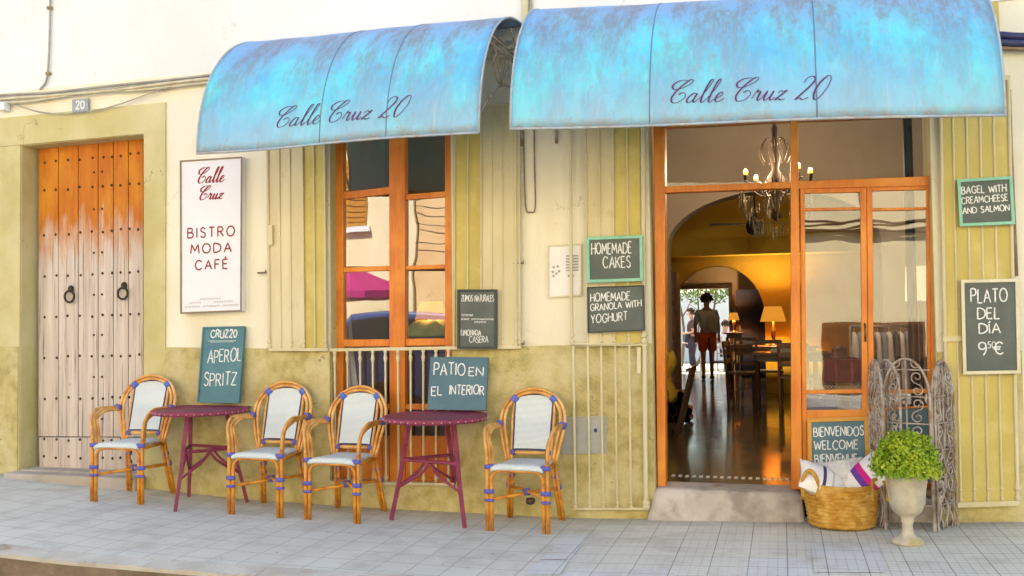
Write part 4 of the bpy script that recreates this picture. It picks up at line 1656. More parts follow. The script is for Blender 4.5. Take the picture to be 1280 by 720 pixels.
# pole-like dark curtain at right side inside
p = U(1138, 300, .7)
tag(MB().tube([V((p.x, .7, FZ)), V((p.x, .7, 3.3))], .035, 10).build('iron_post', M_black), 'dark iron post just inside the right glazed door', 'post')

# ---- behind the left window
cw = MB()
for i in range(15):
    for j in range(13):
        t = j / 12
        left = U(424, 345, .3).x
        right = lerp(U(437, 345, .3).x, U(466, 440, .3).x, t ** 2.2)
        s = i / 14
        cw.v.append(V((lerp(left, right, s), .30 + .025 * math.sin(s * 22) * (.4 + t), lerp(U(430, 338, .3).z, .3, t))))
for i in range(14):
    for j in range(12):
        a = i * 13 + j
        cw.f.append((a, a + 13, a + 14, a + 1))
tag(cw.build('curtain', M_curtain, smooth=True, solid=.004), 'white gathered curtain at the left edge of the shop window', 'curtain')
p = U(534, 400, .75)
wt = wood_table((p.x, .85, FZ), .7, .6, U(534, 424, .75).z - FZ, M_darkwood, 'dark wooden table inside the shop window carrying the green cloth', 'window_table')
tz_ = U(534, 424, .75).z
gc = MB()
for i in range(13):
    for j in range(7):
        a = 2 * math.pi * i / 12
        t = j / 6
        gc.v.append(V((p.x + (.05 + .24 * t + .02 * math.sin(4 * a)) * math.cos(a), .85 + (.05 + .2 * t) * math.sin(a), tz_ + .17 - .14 * t * t + .02 * math.sin(6 * a + 3 * t))))
for i in range(12):
    for j in range(6):
        gc.f.append((i * 7 + j, i * 7 + j + 7, i * 7 + j + 8, i * 7 + j + 1))
tag(gc.build('green_cloth', M_greencloth, smooth=True, solid=.006), 'pale green white cloth heaped under the lit lamp in the shop window', 'cloth')
lamp('table_lamp', (p.x, .85, tz_ + .14), U(534, 377, .85).z - tz_ - .14, .15, U(534, 377, .85).z - U(534, 400, .85).z, M_shadelit, 'lit amber lamp standing on green cloth in the shop window', 2.0)


# ================================================================== PEOPLE
def skin_mesh(name, joints, edges, m, parent, root=0, sub=2):
    me = bpy.data.meshes.new(name)
    me.from_pydata([V(j[:3]) for j in joints], edges, [])
    ob = bpy.data.objects.new(name, me)
    col.objects.link(ob)
    ob.parent = parent
    ORG[ob] = ORG[parent]
    ob.modifiers.new('skin', 'SKIN')
    sv = me.skin_vertices[0].data
    for i, j in enumerate(joints):
        r_ = j[3]
        sv[i].radius = (r_, j[4] if len(j) > 4 else r_)
        sv[i].use_root = (i == root)
    k = ob.modifiers.new('sub', 'SUBSURF')
    k.levels = k.render_levels = sub
    me.materials.append(m)
    k2 = ob.modifiers[0]
    k2.use_smooth_shade = True
    return ob


def person(loc, rot, label, P, scale=1.0):
    r = empty('person', loc, label, 'person')
    r.rotation_euler = (0, 0, rot)
    r.scale = (scale,) * 3
    J = P['joints']
    names = list(J)
    joints = [J[n] for n in names]
    E_ = [(names.index(a), names.index(b)) for a, b in P['edges']]
    for side in 'LR':       # hands: palm and five short finger chains
        w = V(J['wri' + side][:3])
        el = V(J['elb' + side][:3])
        d = (w - el).normalized()
        sdv = V((1, 0, 0)) if abs(d.x) < .7 else V((0, 1, 0))
        base = len(joints)
        joints.append((*(w + d * .07), .022, .034))
        E_.append((names.index('wri' + side), base))
        for k, (o, ln) in enumerate(((-.03, .055), (-.01, .075), (.01, .08), (.03, .07))):
            q0 = w + d * .11 + sdv * o
            joints.append((*q0, .009))
            joints.append((*(q0 + d * ln * .5 + V((0, -.01, 0))), .008))
            E_ += [(base, len(joints) - 2), (len(joints) - 2, len(joints) - 1)]
        joints.append((*(w + d * .06 + sdv * -.045), .010))
        joints.append((*(w + d * .10 + sdv * -.055), .009))
        E_ += [(base, len(joints) - 2), (len(joints) - 2, len(joints) - 1)]
    skin_mesh('body', joints, E_, M_skin, r)
    for nm, m, jl, el in P['clothes']:
        js = [(*J[a][:3], rr) if not isinstance(a, tuple) else (*a, rr) for a, rr in jl]
        skin_mesh(nm, js, el, m, r, sub=2)
    return r


def standing(h=1.0, stride=.12, armb=.0):
    """facing +y (away from the street)"""
    s = stride
    return {
        'pel': (0, 0, .95, .125, .10), 'chest': (0, .0, 1.28, .15, .11), 'neck0': (0, 0, 1.45, .075, .07), 'neck': (0, .01, 1.53, .05), 'head': (0, .02, 1.62, .075, .085), 'crown': (0, .02, 1.72, .065, .075),
        'shoL': (-.17, 0, 1.42, .06), 'elbL': (-.24, -.02, 1.14, .042), 'wriL': (-.24, .08, .90, .03),
        'shoR': (.17, 0, 1.42, .06), 'elbR': (.24, -.02, 1.14, .042), 'wriR': (.24, .08, .90, .03),
        'hipL': (-.09, 0, .90, .09), 'kneL': (-.09, s * .6, .50, .06), 'ankL': (-.09, s * .2, .09, .038), 'toeL': (-.10, s * .2 + .15, .04, .035),
        'hipR': (.09, 0, .90, .09), 'kneR': (.09, -s * .2 + .03, .50, .06), 'ankR': (.09, -s * 1.2, .11, .038), 'toeR': (.10, -s * 1.2 + .15, .04, .035),
    }


PE = [('pel', 'chest'), ('chest', 'neck0'), ('neck0', 'neck'), ('neck', 'head'), ('head', 'crown'), ('neck0', 'shoL'), ('shoL', 'elbL'), ('elbL', 'wriL'),
      ('neck0', 'shoR'), ('shoR', 'elbR'), ('elbR', 'wriR'), ('pel', 'hipL'), ('hipL', 'kneL'), ('kneL', 'ankL'), ('ankL', 'toeL'),
      ('pel', 'hipR'), ('hipR', 'kneR'), ('kneR', 'ankR'), ('ankR', 'toeR')]


def face_and_hair(r, head, turn=0, hair_r=.115, m=M_hair, curly=True):
    f = MB()
    c = V(head)
    Rm = Matrix.Rotation(turn, 3, 'Z')
    for sx in (-1, 1):
        f.ball(c + Rm @ V((sx * .032, .078, .02)), .011, 8, 6)
    f.build('eyes', M_black, r, world=False, smooth=True)
    f = MB()
    f.ball(c + Rm @ V((0, .098, -.015)), .016, 8, 6, .8, 1, 1.4)
    f.ball(c + Rm @ V((0, .082, -.055)), .02, 8, 6, 1.2, .5, .4)
    for sx in (-1, 1):
        f.ball(c + Rm @ V((sx * .085, .0, .0)), .022, 8, 6, .5, .8, 1.3)
    f.build('face', M_skin, r, world=False, smooth=True)
    h = MB()
    for k in range(90 if curly else 30):
        a, b = R.uniform(0, 6.28), R.uniform(-.5, 1.5)
        d = V((math.cos(a) * math.cos(b), math.sin(a) * math.cos(b), math.sin(b)))
        if (Rm.transposed() @ d).y > .45 and d.z < .35:
            continue
        h.ball(c + V((0, 0, .05)) + d * hair_r * R.uniform(.72, .95), R.uniform(.025, .04) if curly else .045, 7, 5)
    h.build('hair', m, r, world=False, smooth=True)


def shoes(r, J):
    for s_ in 'LR':
        a, t = V(J['ank' + s_][:3]), V(J['toe' + s_][:3])
        mb = MB()
        mb.tube([V((a.x, a.y - .05, t.z)), V((a.x, a.y, t.z + .01)), lerp(a, t, .6) * 1, V((t.x, t.y + .03, t.z - .005))][0:1] + [V((a.x, a.y, t.z + .005)), V((t.x, t.y - .03, t.z)), V((t.x, t.y + .05, t.z - .01))], [.03, .05, .045, .025], 8)
        mb.build('shoe', M_shoe, r, world=False, smooth=True)


J = standing(stride=.14)
ft = UZ(885, 474, FZ)
man = person((ft.x, ft.y, FZ), rad(2), 'man with curly hair in orange shorts and blue grey shirt walking away down the passage',
             dict(joints=J, edges=PE, clothes=[
                 ('shirt', M_shirt, [('pel', .16), ('chest', .185), ('neck0', .10), ('shoL', .085), ((-.225, -.012, 1.2), .068), ('shoR', .085), ((.225, -.012, 1.2), .068)], [(0, 1), (1, 2), (2, 3), (3, 4), (2, 5), (5, 6)]),
                 ('shorts', M_shorts, [((0, 0, .97), .155), ('hipL', .125), ((-.10, .06, .56), .105), ('hipR', .125), ((.10, .02, .56), .105)], [(0, 1), (1, 2), (0, 3), (3, 4)])]), .97)
face_and_hair(man, (0, .02, 1.65), 0, .125)
shoes(man, J)
bg = MB()
bg.ball((0, 0, 0), .17, 16, 10, .75, .5, 1.25)
for v in bg.v:
    v.z = max(v.z, -.17)
bob = bg.build('shoulder_bag', M_bag, org=(0, 0, 0), smooth=True)
bob.location = (ft.x + .13, ft.y - .2, FZ + 1.13)
tag(bob, 'pale shoulder bag hanging at the walking man\'s right side', 'bag')
J = standing(stride=.05)
J['wriL'] = (-.14, .22, 1.08, .03)
J['elbL'] = (-.25, .0, 1.12, .04)
J['wriR'] = (.14, .22, 1.08, .03)
J['elbR'] = (.25, .0, 1.12, .04)
fw2 = UZ(866, 463.5, .06)
wom = person((fw2.x, fw2.y, .06), rad(100), 'person in dark clothes standing side on by the garden opening with bent arms',
             dict(joints=J, edges=PE, clothes=[
                 ('blouse', M_plaid, [('pel', .15), ('chest', .17), ('neck0', .10), ('shoL', .08), ((-.235, 0, 1.2), .06), ('shoR', .08), ((.235, 0, 1.2), .06)], [(0, 1), (1, 2), (2, 3), (3, 4), (2, 5), (5, 6)]),
                 ('trousers', M_darkcl, [((0, 0, .97), .15), ('hipL', .12), ('kneL', .095), ((-.09, .01, .14), .085), ('hipR', .12), ('kneR', .095), ((.09, -.05, .14), .085)], [(0, 1), (1, 2), (2, 3), (0, 4), (4, 5), (5, 6)]),
                 ('apron', M_darkcl, [((0, .06, 1.2), .13), ((0, .06, .95), .16), ((0, .05, .62), .17)], [(0, 1), (1, 2)])]), .93)
face_and_hair(wom, (0, .02, 1.65), 0, .105, curly=False)
shoes(wom, J)
# seated person out on the patio
J = {
    'pel': (0, 0, .50, .13, .11), 'chest': (0, -.02, .82, .15, .11), 'neck0': (0, 0, .99, .075), 'neck': (0, .01, 1.07, .05), 'head': (0, .03, 1.16, .075, .085), 'crown': (0, .03, 1.26, .065),
    'shoL': (-.17, 0, .96, .06), 'elbL': (-.23, .05, .70, .042), 'wriL': (-.16, .28, .72, .03), 'shoR': (.17, 0, .96, .06), 'elbR': (.23, .05, .70, .042), 'wriR': (.16, .28, .72, .03),
    'hipL': (-.09, .05, .50, .09), 'kneL': (-.11, .45, .52, .06), 'ankL': (-.11, .45, .09, .038), 'toeL': (-.11, .6, .04, .035),
    'hipR': (.09, .05, .50, .09), 'kneR': (.11, .45, .52, .06), 'ankR': (.11, .45, .09, .038), 'toeR': (.11, .6, .04, .035)}
sp_ = U(906, 420, 18.5)
sit = person((sp_.x, 18.5, .06), rad(-60), 'seated person in grey blue top at a patio table beyond the garden opening',
             dict(joints=J, edges=PE, clothes=[
                 ('top', M_shirt, [('pel', .15), ('chest', .175), ('neck0', .10), ('shoL', .08), ((-.215, .03, .78), .06), ('shoR', .08), ((.215, .03, .78), .06)], [(0, 1), (1, 2), (2, 3), (3, 4), (2, 5), (5, 6)]),
                 ('trousers', M_darkcl, [((0, .02, .5), .14), ('hipL', .115), ('kneL', .085), ((-.11, .45, .14), .07), ('hipR', .115), ('kneR', .085), ((.11, .45, .14), .07)], [(0, 1), (1, 2), (2, 3), (0, 4), (4, 5), (5, 6)])]))
face_and_hair(sit, (0, .03, 1.19), 0, .10, curly=False)
shoes(sit, J)
wood_chair((sp_.x + .05, 18.42, .06), rad(120), M_rustiron, 'grey patio chair under the seated person')

# ================================================================== AWNINGS
AD = 1.10


def awning(name, label, xl_, xr_, xlt, xrt, zbl, zbr, ztl, ztr, text, seams, ends):
    root = empty(name, ((xl_ + xr_) / 2, 0, (zbl + zbr) / 2), label, 'awning', 'blue curved awnings on the facade')
    NT, NA = 40, 28

    def surf(t, th, lift=0.):
        """th 0 (front drip edge) .. 1 (wall)"""
        a = th * math.pi / 2
        ca, sa = math.cos(a) ** .86, math.sin(a) ** .95
        x = lerp(lerp(xl_, xr_, t), lerp(xlt, xrt, t), th)
        y = -(AD * (1 - .03 * math.sin(7 * t))) * ca - .015 * 0
        zb, zt = lerp(zbl, zbr, t), lerp(ztl, ztr, t)
        z = zb + (zt - zb) * sa
        # panel buckle
        y += .006 * math.sin(t * 31) * math.sin(th * 3)
        if lift:
            n = V((0, -math.cos(a), math.sin(a)))
            return V((x, y, z)) + n * lift
        return V((x, y, z))
    h = (ztl + ztr - zbl - zbr) / 2
    arc = [0]
    for i in range(NA):
        arc.append(arc[-1] + (surf(.5, (i + 1) / NA) - surf(.5, i / NA)).length)
    m = MB()
    wd = xr_ - xl_
    for i in range(NT + 1):
        for j in range(NA + 1):
            m.add([surf(i / NT, j / NA)], [], [(i / NT * wd + xl_, arc[j])])
    for i in range(NT):
        for j in range(NA):
            a = i * (NA + 1) + j
            m.f.append((a, a + NA + 1, a + NA + 2, a + 1))
    cp = m.build('canopy', M_awning, root, smooth=True, solid=.004)
    cp.modifiers[0].offset = -1
    # drip edge + end bands
    e = MB()
    e.tube([surf(i / 20, 0, .002) for i in range(21)], .009, 6)
    for t in (0.0, 1.0):
        e.tube([surf(t, j / 20, -.004) for j in range(21)], .009, 6)
    e.build('edge_frame', M_awnedge, root, smooth=True)
    for s in seams:
        q_ = MB()
        q_.tube([surf(s, j / 24, .000) for j in range(25)], .0045, 6)
        q_.build('seam', M_seam, root, smooth=True)
    # iron brackets under the canopy
    for t in ends:
        b = MB()
        x = lambda th: surf(t, th).x
        zb, zt = lerp(zbl, zbr, t), lerp(ztl, ztr, t)
        inx = .03 if t < .5 else -.03
        P_ = lambda y, z: V((lerp(lerp(xl_, xr_, t), lerp(xlt, xrt, t), 1 + y / .8) + inx, y * AD / .82, z))
        b.tube(cat_rom([P_(-.78, zb + .05), P_(-.66, zb + .22), P_(-.42, zb + .43), P_(-.2, zb + .50), P_(-.02, zb + .44)], 6), .011, 6)
        b.tube(cat_rom([P_(-.5, zt - .30), P_(-.44, zb + .62), P_(-.36, zb + .45)], 5), .009, 6)
        b.tube(cat_rom([P_(-.40, zt - .24), P_(-.30, zb + .78), P_(-.32, zb + .56), P_(-.42, zb + .46), P_(-.5, zb + .58), P_(-.45, zb + .66)], 6), .008, 6)
        b.tube(cat_rom([P_(-.2, zt - .09), P_(-.10, zb + .80), P_(-.06, zb + .55)], 5), .009, 6)
        b.tube(cat_rom([P_(-.12, zb + .74), P_(-.22, zb + .70), P_(-.24, zb + .58), P_(-.15, zb + .53), P_(-.1, zb + .6), P_(-.16, zb + .64)], 6), .008, 6)
        b.tube([P_(-.6, zb + .70), P_(-.02, zb + .70)], .010, 6)
        b.tube([P_(-.56, zb + .76), P_(-.02, zb + .76)], .008, 6)
        b.tube([P_(-.02, zb + .1), P_(-.02, zt - .02)], .012, 6)
        b.build('scroll_bracket', M_rustiron, root, smooth=True)
    # lettering painted along the curve
    (pl, pr_, hpx) = text

    def find(px, py):
        best = None
        for i in range(0, 201):
            for j in range(0, 101):
                p_ = surf(i / 200, j / 160)
                x_, y_ = proj(p_)
                d = (x_ - px) ** 2 + (y_ - py) ** 2
                if best is None or d < best[0]:
                    best = (d, i / 200, j / 160)
        return best[1], best[2]
    tl, al = find(*pl)
    t2_, ar = find(*pr_)
    tu, au = find(pl[0], pl[1] - hpx)
    st = letter_strokes('Calle Cruz 20', 0, 1, 0, 1, SCR, .055, 0, .42)
    # in text units keep true proportions: convert to metres
    Wm = (t2_ - tl) * wd
    Hm = None
    for j in range(NA):
        pass
    arc_of = lambda th: arc[min(int(th * NA), NA - 1)] + (th * NA - int(th * NA)) * (arc[min(int(th * NA), NA - 1) + 1] - arc[min(int(th * NA), NA - 1)])

    def th_of(s):
        for j in range(NA):
            if s <= arc[j + 1]:
                return (j + (s - arc[j]) / (arc[j + 1] - arc[j])) / NA
        return 1
    Hm = arc_of(au) - arc_of(al)
    for pts, sm in st:
        for p_ in pts:
            p_.x *= Wm
            p_.y *= Hm
    lt = MB()
    ribbons(lt, st, .0088, lambda x, y, z: surf(tl + x / wd, th_of(lerp(arc_of(al), arc_of(ar), min(max(x / Wm, 0), 1)) + y), .0035 + z), contrast=True)
    lt.build('lettering', M_purple, root)
    return root


M_awnedge = mat('pale_blue_rusty_edge', (.42, .50, .56), (.34, .30, .27), 14, 6, .6, c3=(.25, .40, .55), sc3=5)
M_seam = mat('seam_dark_blue', (.10, .24, .40), (.16, .20, .28), 9)  # seam strips in a darker blue than the sheet metal
awL, awR = U(246, 192, -AD), U(597, 165, -AD)
bwL, bwR = U(638, 161, -AD), U(1258, 143, -AD)
awning('awning', 'shorter weathered blue metal awning over the shop window', awL.x, awR.x, awL.x + .02, awR.x + .03, awL.z, awR.z, U(320, 62, 0).z - .02, 3.70,
       ((343, 160), (504, 146), 25), (.46, .70), (.0, 1.0))
awning('awning', 'longer weathered blue metal awning over the shop door', bwL.x, bwR.x, bwL.x + .02, bwR.x, bwL.z, bwR.z, 3.735, 3.56,
       ((836, 130), (1028, 124), 29), (.31, .652), (.0, 1.0))

# ================================================================== SIGNS
sg = lambda W, H: [([V((x * W, y * H, 0)) for x, y in pts], False) for pts in
                   [[(.24 + .012 * k, .058 + .004 * (k % 2)), (.24 + .012 * k + .008, .066)] for k in range(0)]]


def small_print(W, H):
    out = []
    rr = random.Random(3)
    for (y, x0, x1) in ((.082, .33, .67), (.06, .15, .33), (.06, .55, .87), (.035, .08, .32), (.035, .38, .64), (.035, .70, .94)):
        x = x0
        while x < x1:
            w = rr.uniform(.012, .02)
            out.append(([V((x * W, y * H, 0)), V((x * W, (y + .011) * H, 0)), V(((x + w) * W, (y + rr.uniform(.002, .011)) * H, 0))], False))
            x += w + .012
    return out


TXT = dict(mat=M_signred, jit=0, wid=.0125)
board('hanging_sign', 'tall off white shop sign with red lettering in a bronze frame on the cream wall', [(225.5, 201), (303, 196), (302, 389), (226, 392)], -.06, -.06, M_sign,
      [('Calle', .27, .70, .845, .945, dict(table=SCR, gap=.05, slant=.42, jit=0, contrast=True, wid=.013)),
       ('Cruz', .30, .68, .735, .825, dict(table=SCR, gap=.05, slant=.42, jit=0, contrast=True, wid=.013, mat=M_signred)),
       ('BISTRO', .12, .88, .49, .553, dict(TXT, gap=.36)), ('MODA', .17, .83, .387, .447, dict(TXT, gap=.36)), ('CAFÉ', .24, .77, .28, .34, dict(TXT, gap=.36)),
       ('I', .1, .2, .1, .2, dict(raw=small_print, mat=M_signgrey, wid=.0035))],
      M_signfr, .011, .06, cat='sign', chalk=M_signred)
L_ = lambda q: q
board('chalkboard', 'tall teal chalkboard with drink offer leaning on the wall on the left burgundy table', [(254, 409), (306, 408), (299, 504), (247, 503)], -.03, -.13, M_slateT,
      [('CRUZ20', .20, .83, .855, .955, dict(wid=.012)), ('-', .18, .85, .80, .83, dict(wid=.004)), ('-', .24, .80, .785, .815, dict(wid=.004)),
       ('APEROL', .17, .97, .52, .69, dict(wid=.011, jit=.06, tilt=.03)), ('SPRITZ', .12, .90, .21, .38, dict(wid=.011, jit=.06, tilt=.03))], M_slateT, .012, cat='chalkboard', group='chalkboards of the shop')
board('chalkboard', 'wide blue grey chalkboard about the indoor patio leaning on the right burgundy table', [(538, 446), (610, 446.5), (607, 513), (534, 512)], -.06, -.17, M_slateB,
      [('PATIO', .08, .62, .66, .89, dict(wid=.011)), ('EN', .69, .93, .64, .80, dict(wid=.010)), ('EL', .06, .24, .27, .44, dict(wid=.010)), ('INTERIOR', .37, .96, .29, .46, dict(wid=.010))],
      None, cat='chalkboard', group='chalkboards of the shop')


def scribble(rows):
    def f(W, H):
        rr = random.Random(5)
        out = []
        for (y, x0, x1, h) in rows:
            x = x0
            while x < x1:
                w = rr.uniform(.018, .03)
                out.append(([V((x * W, y * H, 0)), V(((x + w * .3) * W, (y + h) * H, 0)), V(((x + w) * W, (y + rr.uniform(0, h)) * H, 0))], False))
                x += w + .012
        return out
    return f


board('chalkboard', 'narrow dark chalkboard listing juices and lemonade beside the shop window', [(572, 362), (621, 362), (621, 436), (572, 436)], -.085, -.085, M_slate,
      [('ZUMOS NATURALES', .10, .93, .80, .905, dict(wid=.0055, gap=.14)), ('I', .1, .9, .4, .5, dict(raw=scribble([(.55, .11, .38, .035), (.485, .10, .30, .03), (.485, .36, .92, .025), (.435, .44, .72, .028)]), wid=.004)),
       ('LIMONADA', .09, .60, .225, .32, dict(wid=.006)), ('CASERA', .30, .78, .105, .21, dict(wid=.006))], M_darkfr, .018, cat='chalkboard', group='chalkboards of the shop')
board('chalkboard', 'mint framed chalkboard offering homemade cakes beside the doorway', [(733, 296.5), (803, 294), (804, 351), (734, 353.5)], -.10, -.10, M_slate,
      [('HOMEMADE', .09, .80, .62, .86, dict(wid=.0085)), ('CAKES', .29, .78, .31, .56, dict(wid=.0085))], M_mint, .022, cat='chalkboard', group='chalkboards of the shop')
board('chalkboard', 'unframed chalkboard offering homemade granola with yoghurt under the cakes board', [(734, 359), (805, 356.5), (806, 413), (735, 416)], -.10, -.10, M_slate,
      [('HOMEMADE', .06, .75, .68, .86, dict(wid=.0085)), ('GRANOLA WITH', .05, .95, .47, .62, dict(wid=.008, tilt=.06)), ('YOGHURT', .06, .70, .20, .38, dict(wid=.0085, tilt=.05))],
      M_darkfr, .008, cat='chalkboard', group='chalkboards of the shop')
board('chalkboard', 'mint framed chalkboard offering bagels on the olive shutter right of the door', [(1196.5, 224.5), (1265, 220.5), (1268.5, 280), (1199.5, 283)], -.09, -.09, M_slate,
      [('BAGEL WITH', .07, .88, .69, .84, dict(wid=.0075)), ('CREAMCHEESE', .06, .90, .47, .61, dict(wid=.007, tilt=.03)), ('AND SALMON', .07, .92, .26, .39, dict(wid=.0075, tilt=.03))],
      M_mint, .019, cat='chalkboard', group='chalkboards of the shop')
board('chalkboard', 'tall cream framed chalkboard with the dish of the day and its price', [(1201, 350), (1273, 348.5), (1275.5, 466.5), (1204, 468)], -.09, -.09, M_slate,
      [('PLATO', .17, .80, .76, .90, dict(wid=.010)), ('DEL', .28, .66, .585, .70, dict(wid=.010)), ('DÍA', .30, .67, .43, .535, dict(wid=.010)),
       ('9', .28, .42, .20, .34, dict(wid=.010)), ('50', .44, .58, .275, .34, dict(wid=.006)), ('€', .55, .72, .20, .33, dict(wid=.010))],
      M_creamfr, .020, cat='chalkboard', group='chalkboards of the shop')
board('chalkboard', 'wood framed welcome chalkboard in several languages standing against the glazed door behind the basket', [(1009.5, 523.5), (1085, 521), (1088, 612), (1011, 612)], .05, -.0, M_slateB,
      [('BIENVENIDOS', .10, .92, .745, .87, dict(wid=.0085)), ('WELCOME', .10, .82, .56, .68, dict(wid=.0085)), ('BIENVENUE', .11, .80, .37, .49, dict(wid=.0085)), ('WILLKOMMEN', .11, .85, .19, .30, dict(wid=.0085))],
      M_goldfr, .026, cat='chalkboard', group='chalkboards of the shop')
board('chalkboard', 'dark chalkboard half hidden behind the iron screen and the potted bush', [(1105, 510), (1162, 507), (1166, 604), (1108, 606)], .05, .0, M_slateB,
      [('50', .10, .36, .19, .33, dict(wid=.010))], M_orange, .012, cat='chalkboard', group='chalkboards of the shop')
# house number plate
hp_ = board('house_number_plate', 'blue grey tile with the house number above the old door', [(90, 124.5), (110, 122.5), (110, 138.5), (90, 140.5)], -.03, -.03, M_plate,
            [('20', .24, .78, .22, .8, dict(wid=.016, mat=M_chalk))], None, .01, .014, cat='number plate')
# intercom + meter boxes
ic = board('intercom_plate', 'white intercom plate on the cream wall left of the cakes chalkboard', [(684.5, 307), (727, 304.5), (727, 370), (685.5, 372.5)], -.018, -.018, M_whitebox, [], M_creamfr, .012, .016, cat='intercom')
g = MB()
for k in range(6):
    g.prism([(707.5, 319 + 3.6 * k), (723, 318.5 + 3.6 * k), (723, 320.6 + 3.6 * k), (707.5, 321.1 + 3.6 * k)], -.024, -.0185)
g.build('speaker_grille', M_greybox, ic)
g = MB()
for px, py in ((692, 334), (697, 333), (691, 340), (695.5, 342), (699, 339), (692, 345), (711, 345), (716, 345), (713.5, 349)):
    g.ball(U(px, py, -.02), .010, 8, 5, 1, .4, 1)
g.build('button', M_greybox, ic, smooth=True)
mc = empty('meter_cover', U(740, 566, -.02), 'grey metal meter cover in the olive wall behind the lower grille', 'meter cover')
MB().prism([(700, 521), (758, 520), (759, 567), (701, 568)], -.028, -.0185).build('door', M_greybox, mc, bevel=.003)
MB().prism([(722.5, 524), (756, 523.5), (756.5, 564), (722.5, 564.5)], -.032, -.0285).build('panel', M_greybox, mc, bevel=.003)
MB().ball(U(744.5, 538, -.033), .013, 8, 6, 1, .4, 1.2).build('lock', M_bluepipe, mc)

# cables
cb = empty('wall_cables', U(130, 115, -.04), 'bundle of grey and cream cables along the wall above the old door', 'cables')


def cable(pxs, y, r, m, parent, n=8):
    pts = cat_rom([U(px, py, y) for px, py in pxs], n)
    return MB().tube(pts, r, 6).build('cable', m, parent, smooth=True)


cable([(-420, 176), (-60, 127), (0, 119), (60, 116), (130, 108), (200, 101), (272, 93), (420, 78), (640, 52)], -.05, .011, M_cable, cb)
cable([(-420, 181), (-60, 132), (0, 124), (70, 119), (140, 113), (210, 104), (274, 97), (420, 84), (640, 60)], -.055, .013, M_cablecream, cb)
cable([(-420, 187), (-60, 137), (0, 129), (40, 126), (110, 116), (180, 112), (274, 102), (420, 92), (640, 70)], -.045, .012, M_cablecream, cb)
cable([(0, 121), (90, 117), (180, 106), (272, 96)], -.06, .006, M_cable, cb)
cable([(0, 127), (20, 131), (50, 140), (85, 142), (115, 139), (150, 130), (190, 116), (230, 105), (272, 103)], -.05, .006, M_cable, cb)
cable([(63, -30), (62.5, 20), (61, 70), (58, 100), (50, 112)], -.03, .009, M_cable, cb)
mb = MB()
for px, py in ((62, 10), (60.5, 92)):
    p = U(px, py, -.03)
    mb.box(p.x - .02, p.x + .02, -.045, -.013, p.z - .012, p.z + .012)
mb.build('clip', M_rust, cb)
MB().prism([(-6, 128), (5, 127), (5, 137), (-6, 138)], -.09, -.02).build('junction_box', M_whitebox, cb, bevel=.004)
rc = empty('cable_duct', U(1262, 52, -.06), 'dark blue cable bundle on the wall right of the longer awning', 'cables')
for y0, y1, m_, r_ in ((44, 46, M_bluepipe, .026), (53, 54, M_bluepipe, .026), (60, 61, M_rust, .013)):
    cable([(1232, y0), (1250, y0), (1340, y1), (1900, y1 - 4)], -.06, r_, m_, rc)
# vertical pipe between the awnings and at right
p = empty('downpipe', U(657, 20, -.03), 'cream downpipe on the white wall between the two awnings', 'pipe')
MB().tube([U(656, -60, -.04), U(657, 120, -.04)], .028, 10).build('pipe', M_creamiron, p, smooth=True)
MB().tube([U(663, -60, -.03), U(664, 120, -.03)], .012, 8).build('conduit', M_cable, p, smooth=True)
cl_ = empty('wire_loop', U(660, 262, -.02), 'thin brown wire loop hanging on the cream wall between the awnings', 'wire')
MB().tube(cat_rom([U(654, 120, -.02), U(655, 200, -.02), U(657, 258, -.02), U(663, 265, -.02), U(669, 258, -.02), U(668, 200, -.02), U(667, 120, -.02)], 6), .006, 6).build('wire', M_rust, cl_, smooth=True)
rp = empty('conduit_pipe', U(1268, 300, -.03), 'thin rusty conduit running down the wall at the right edge', 'pipe')
MB().tube([U(1261, 112, -.04), U(1263, 180, -.04), U(1270, 345, -.04)], .014, 8).build('pipe', M_rust, rp, smooth=True)


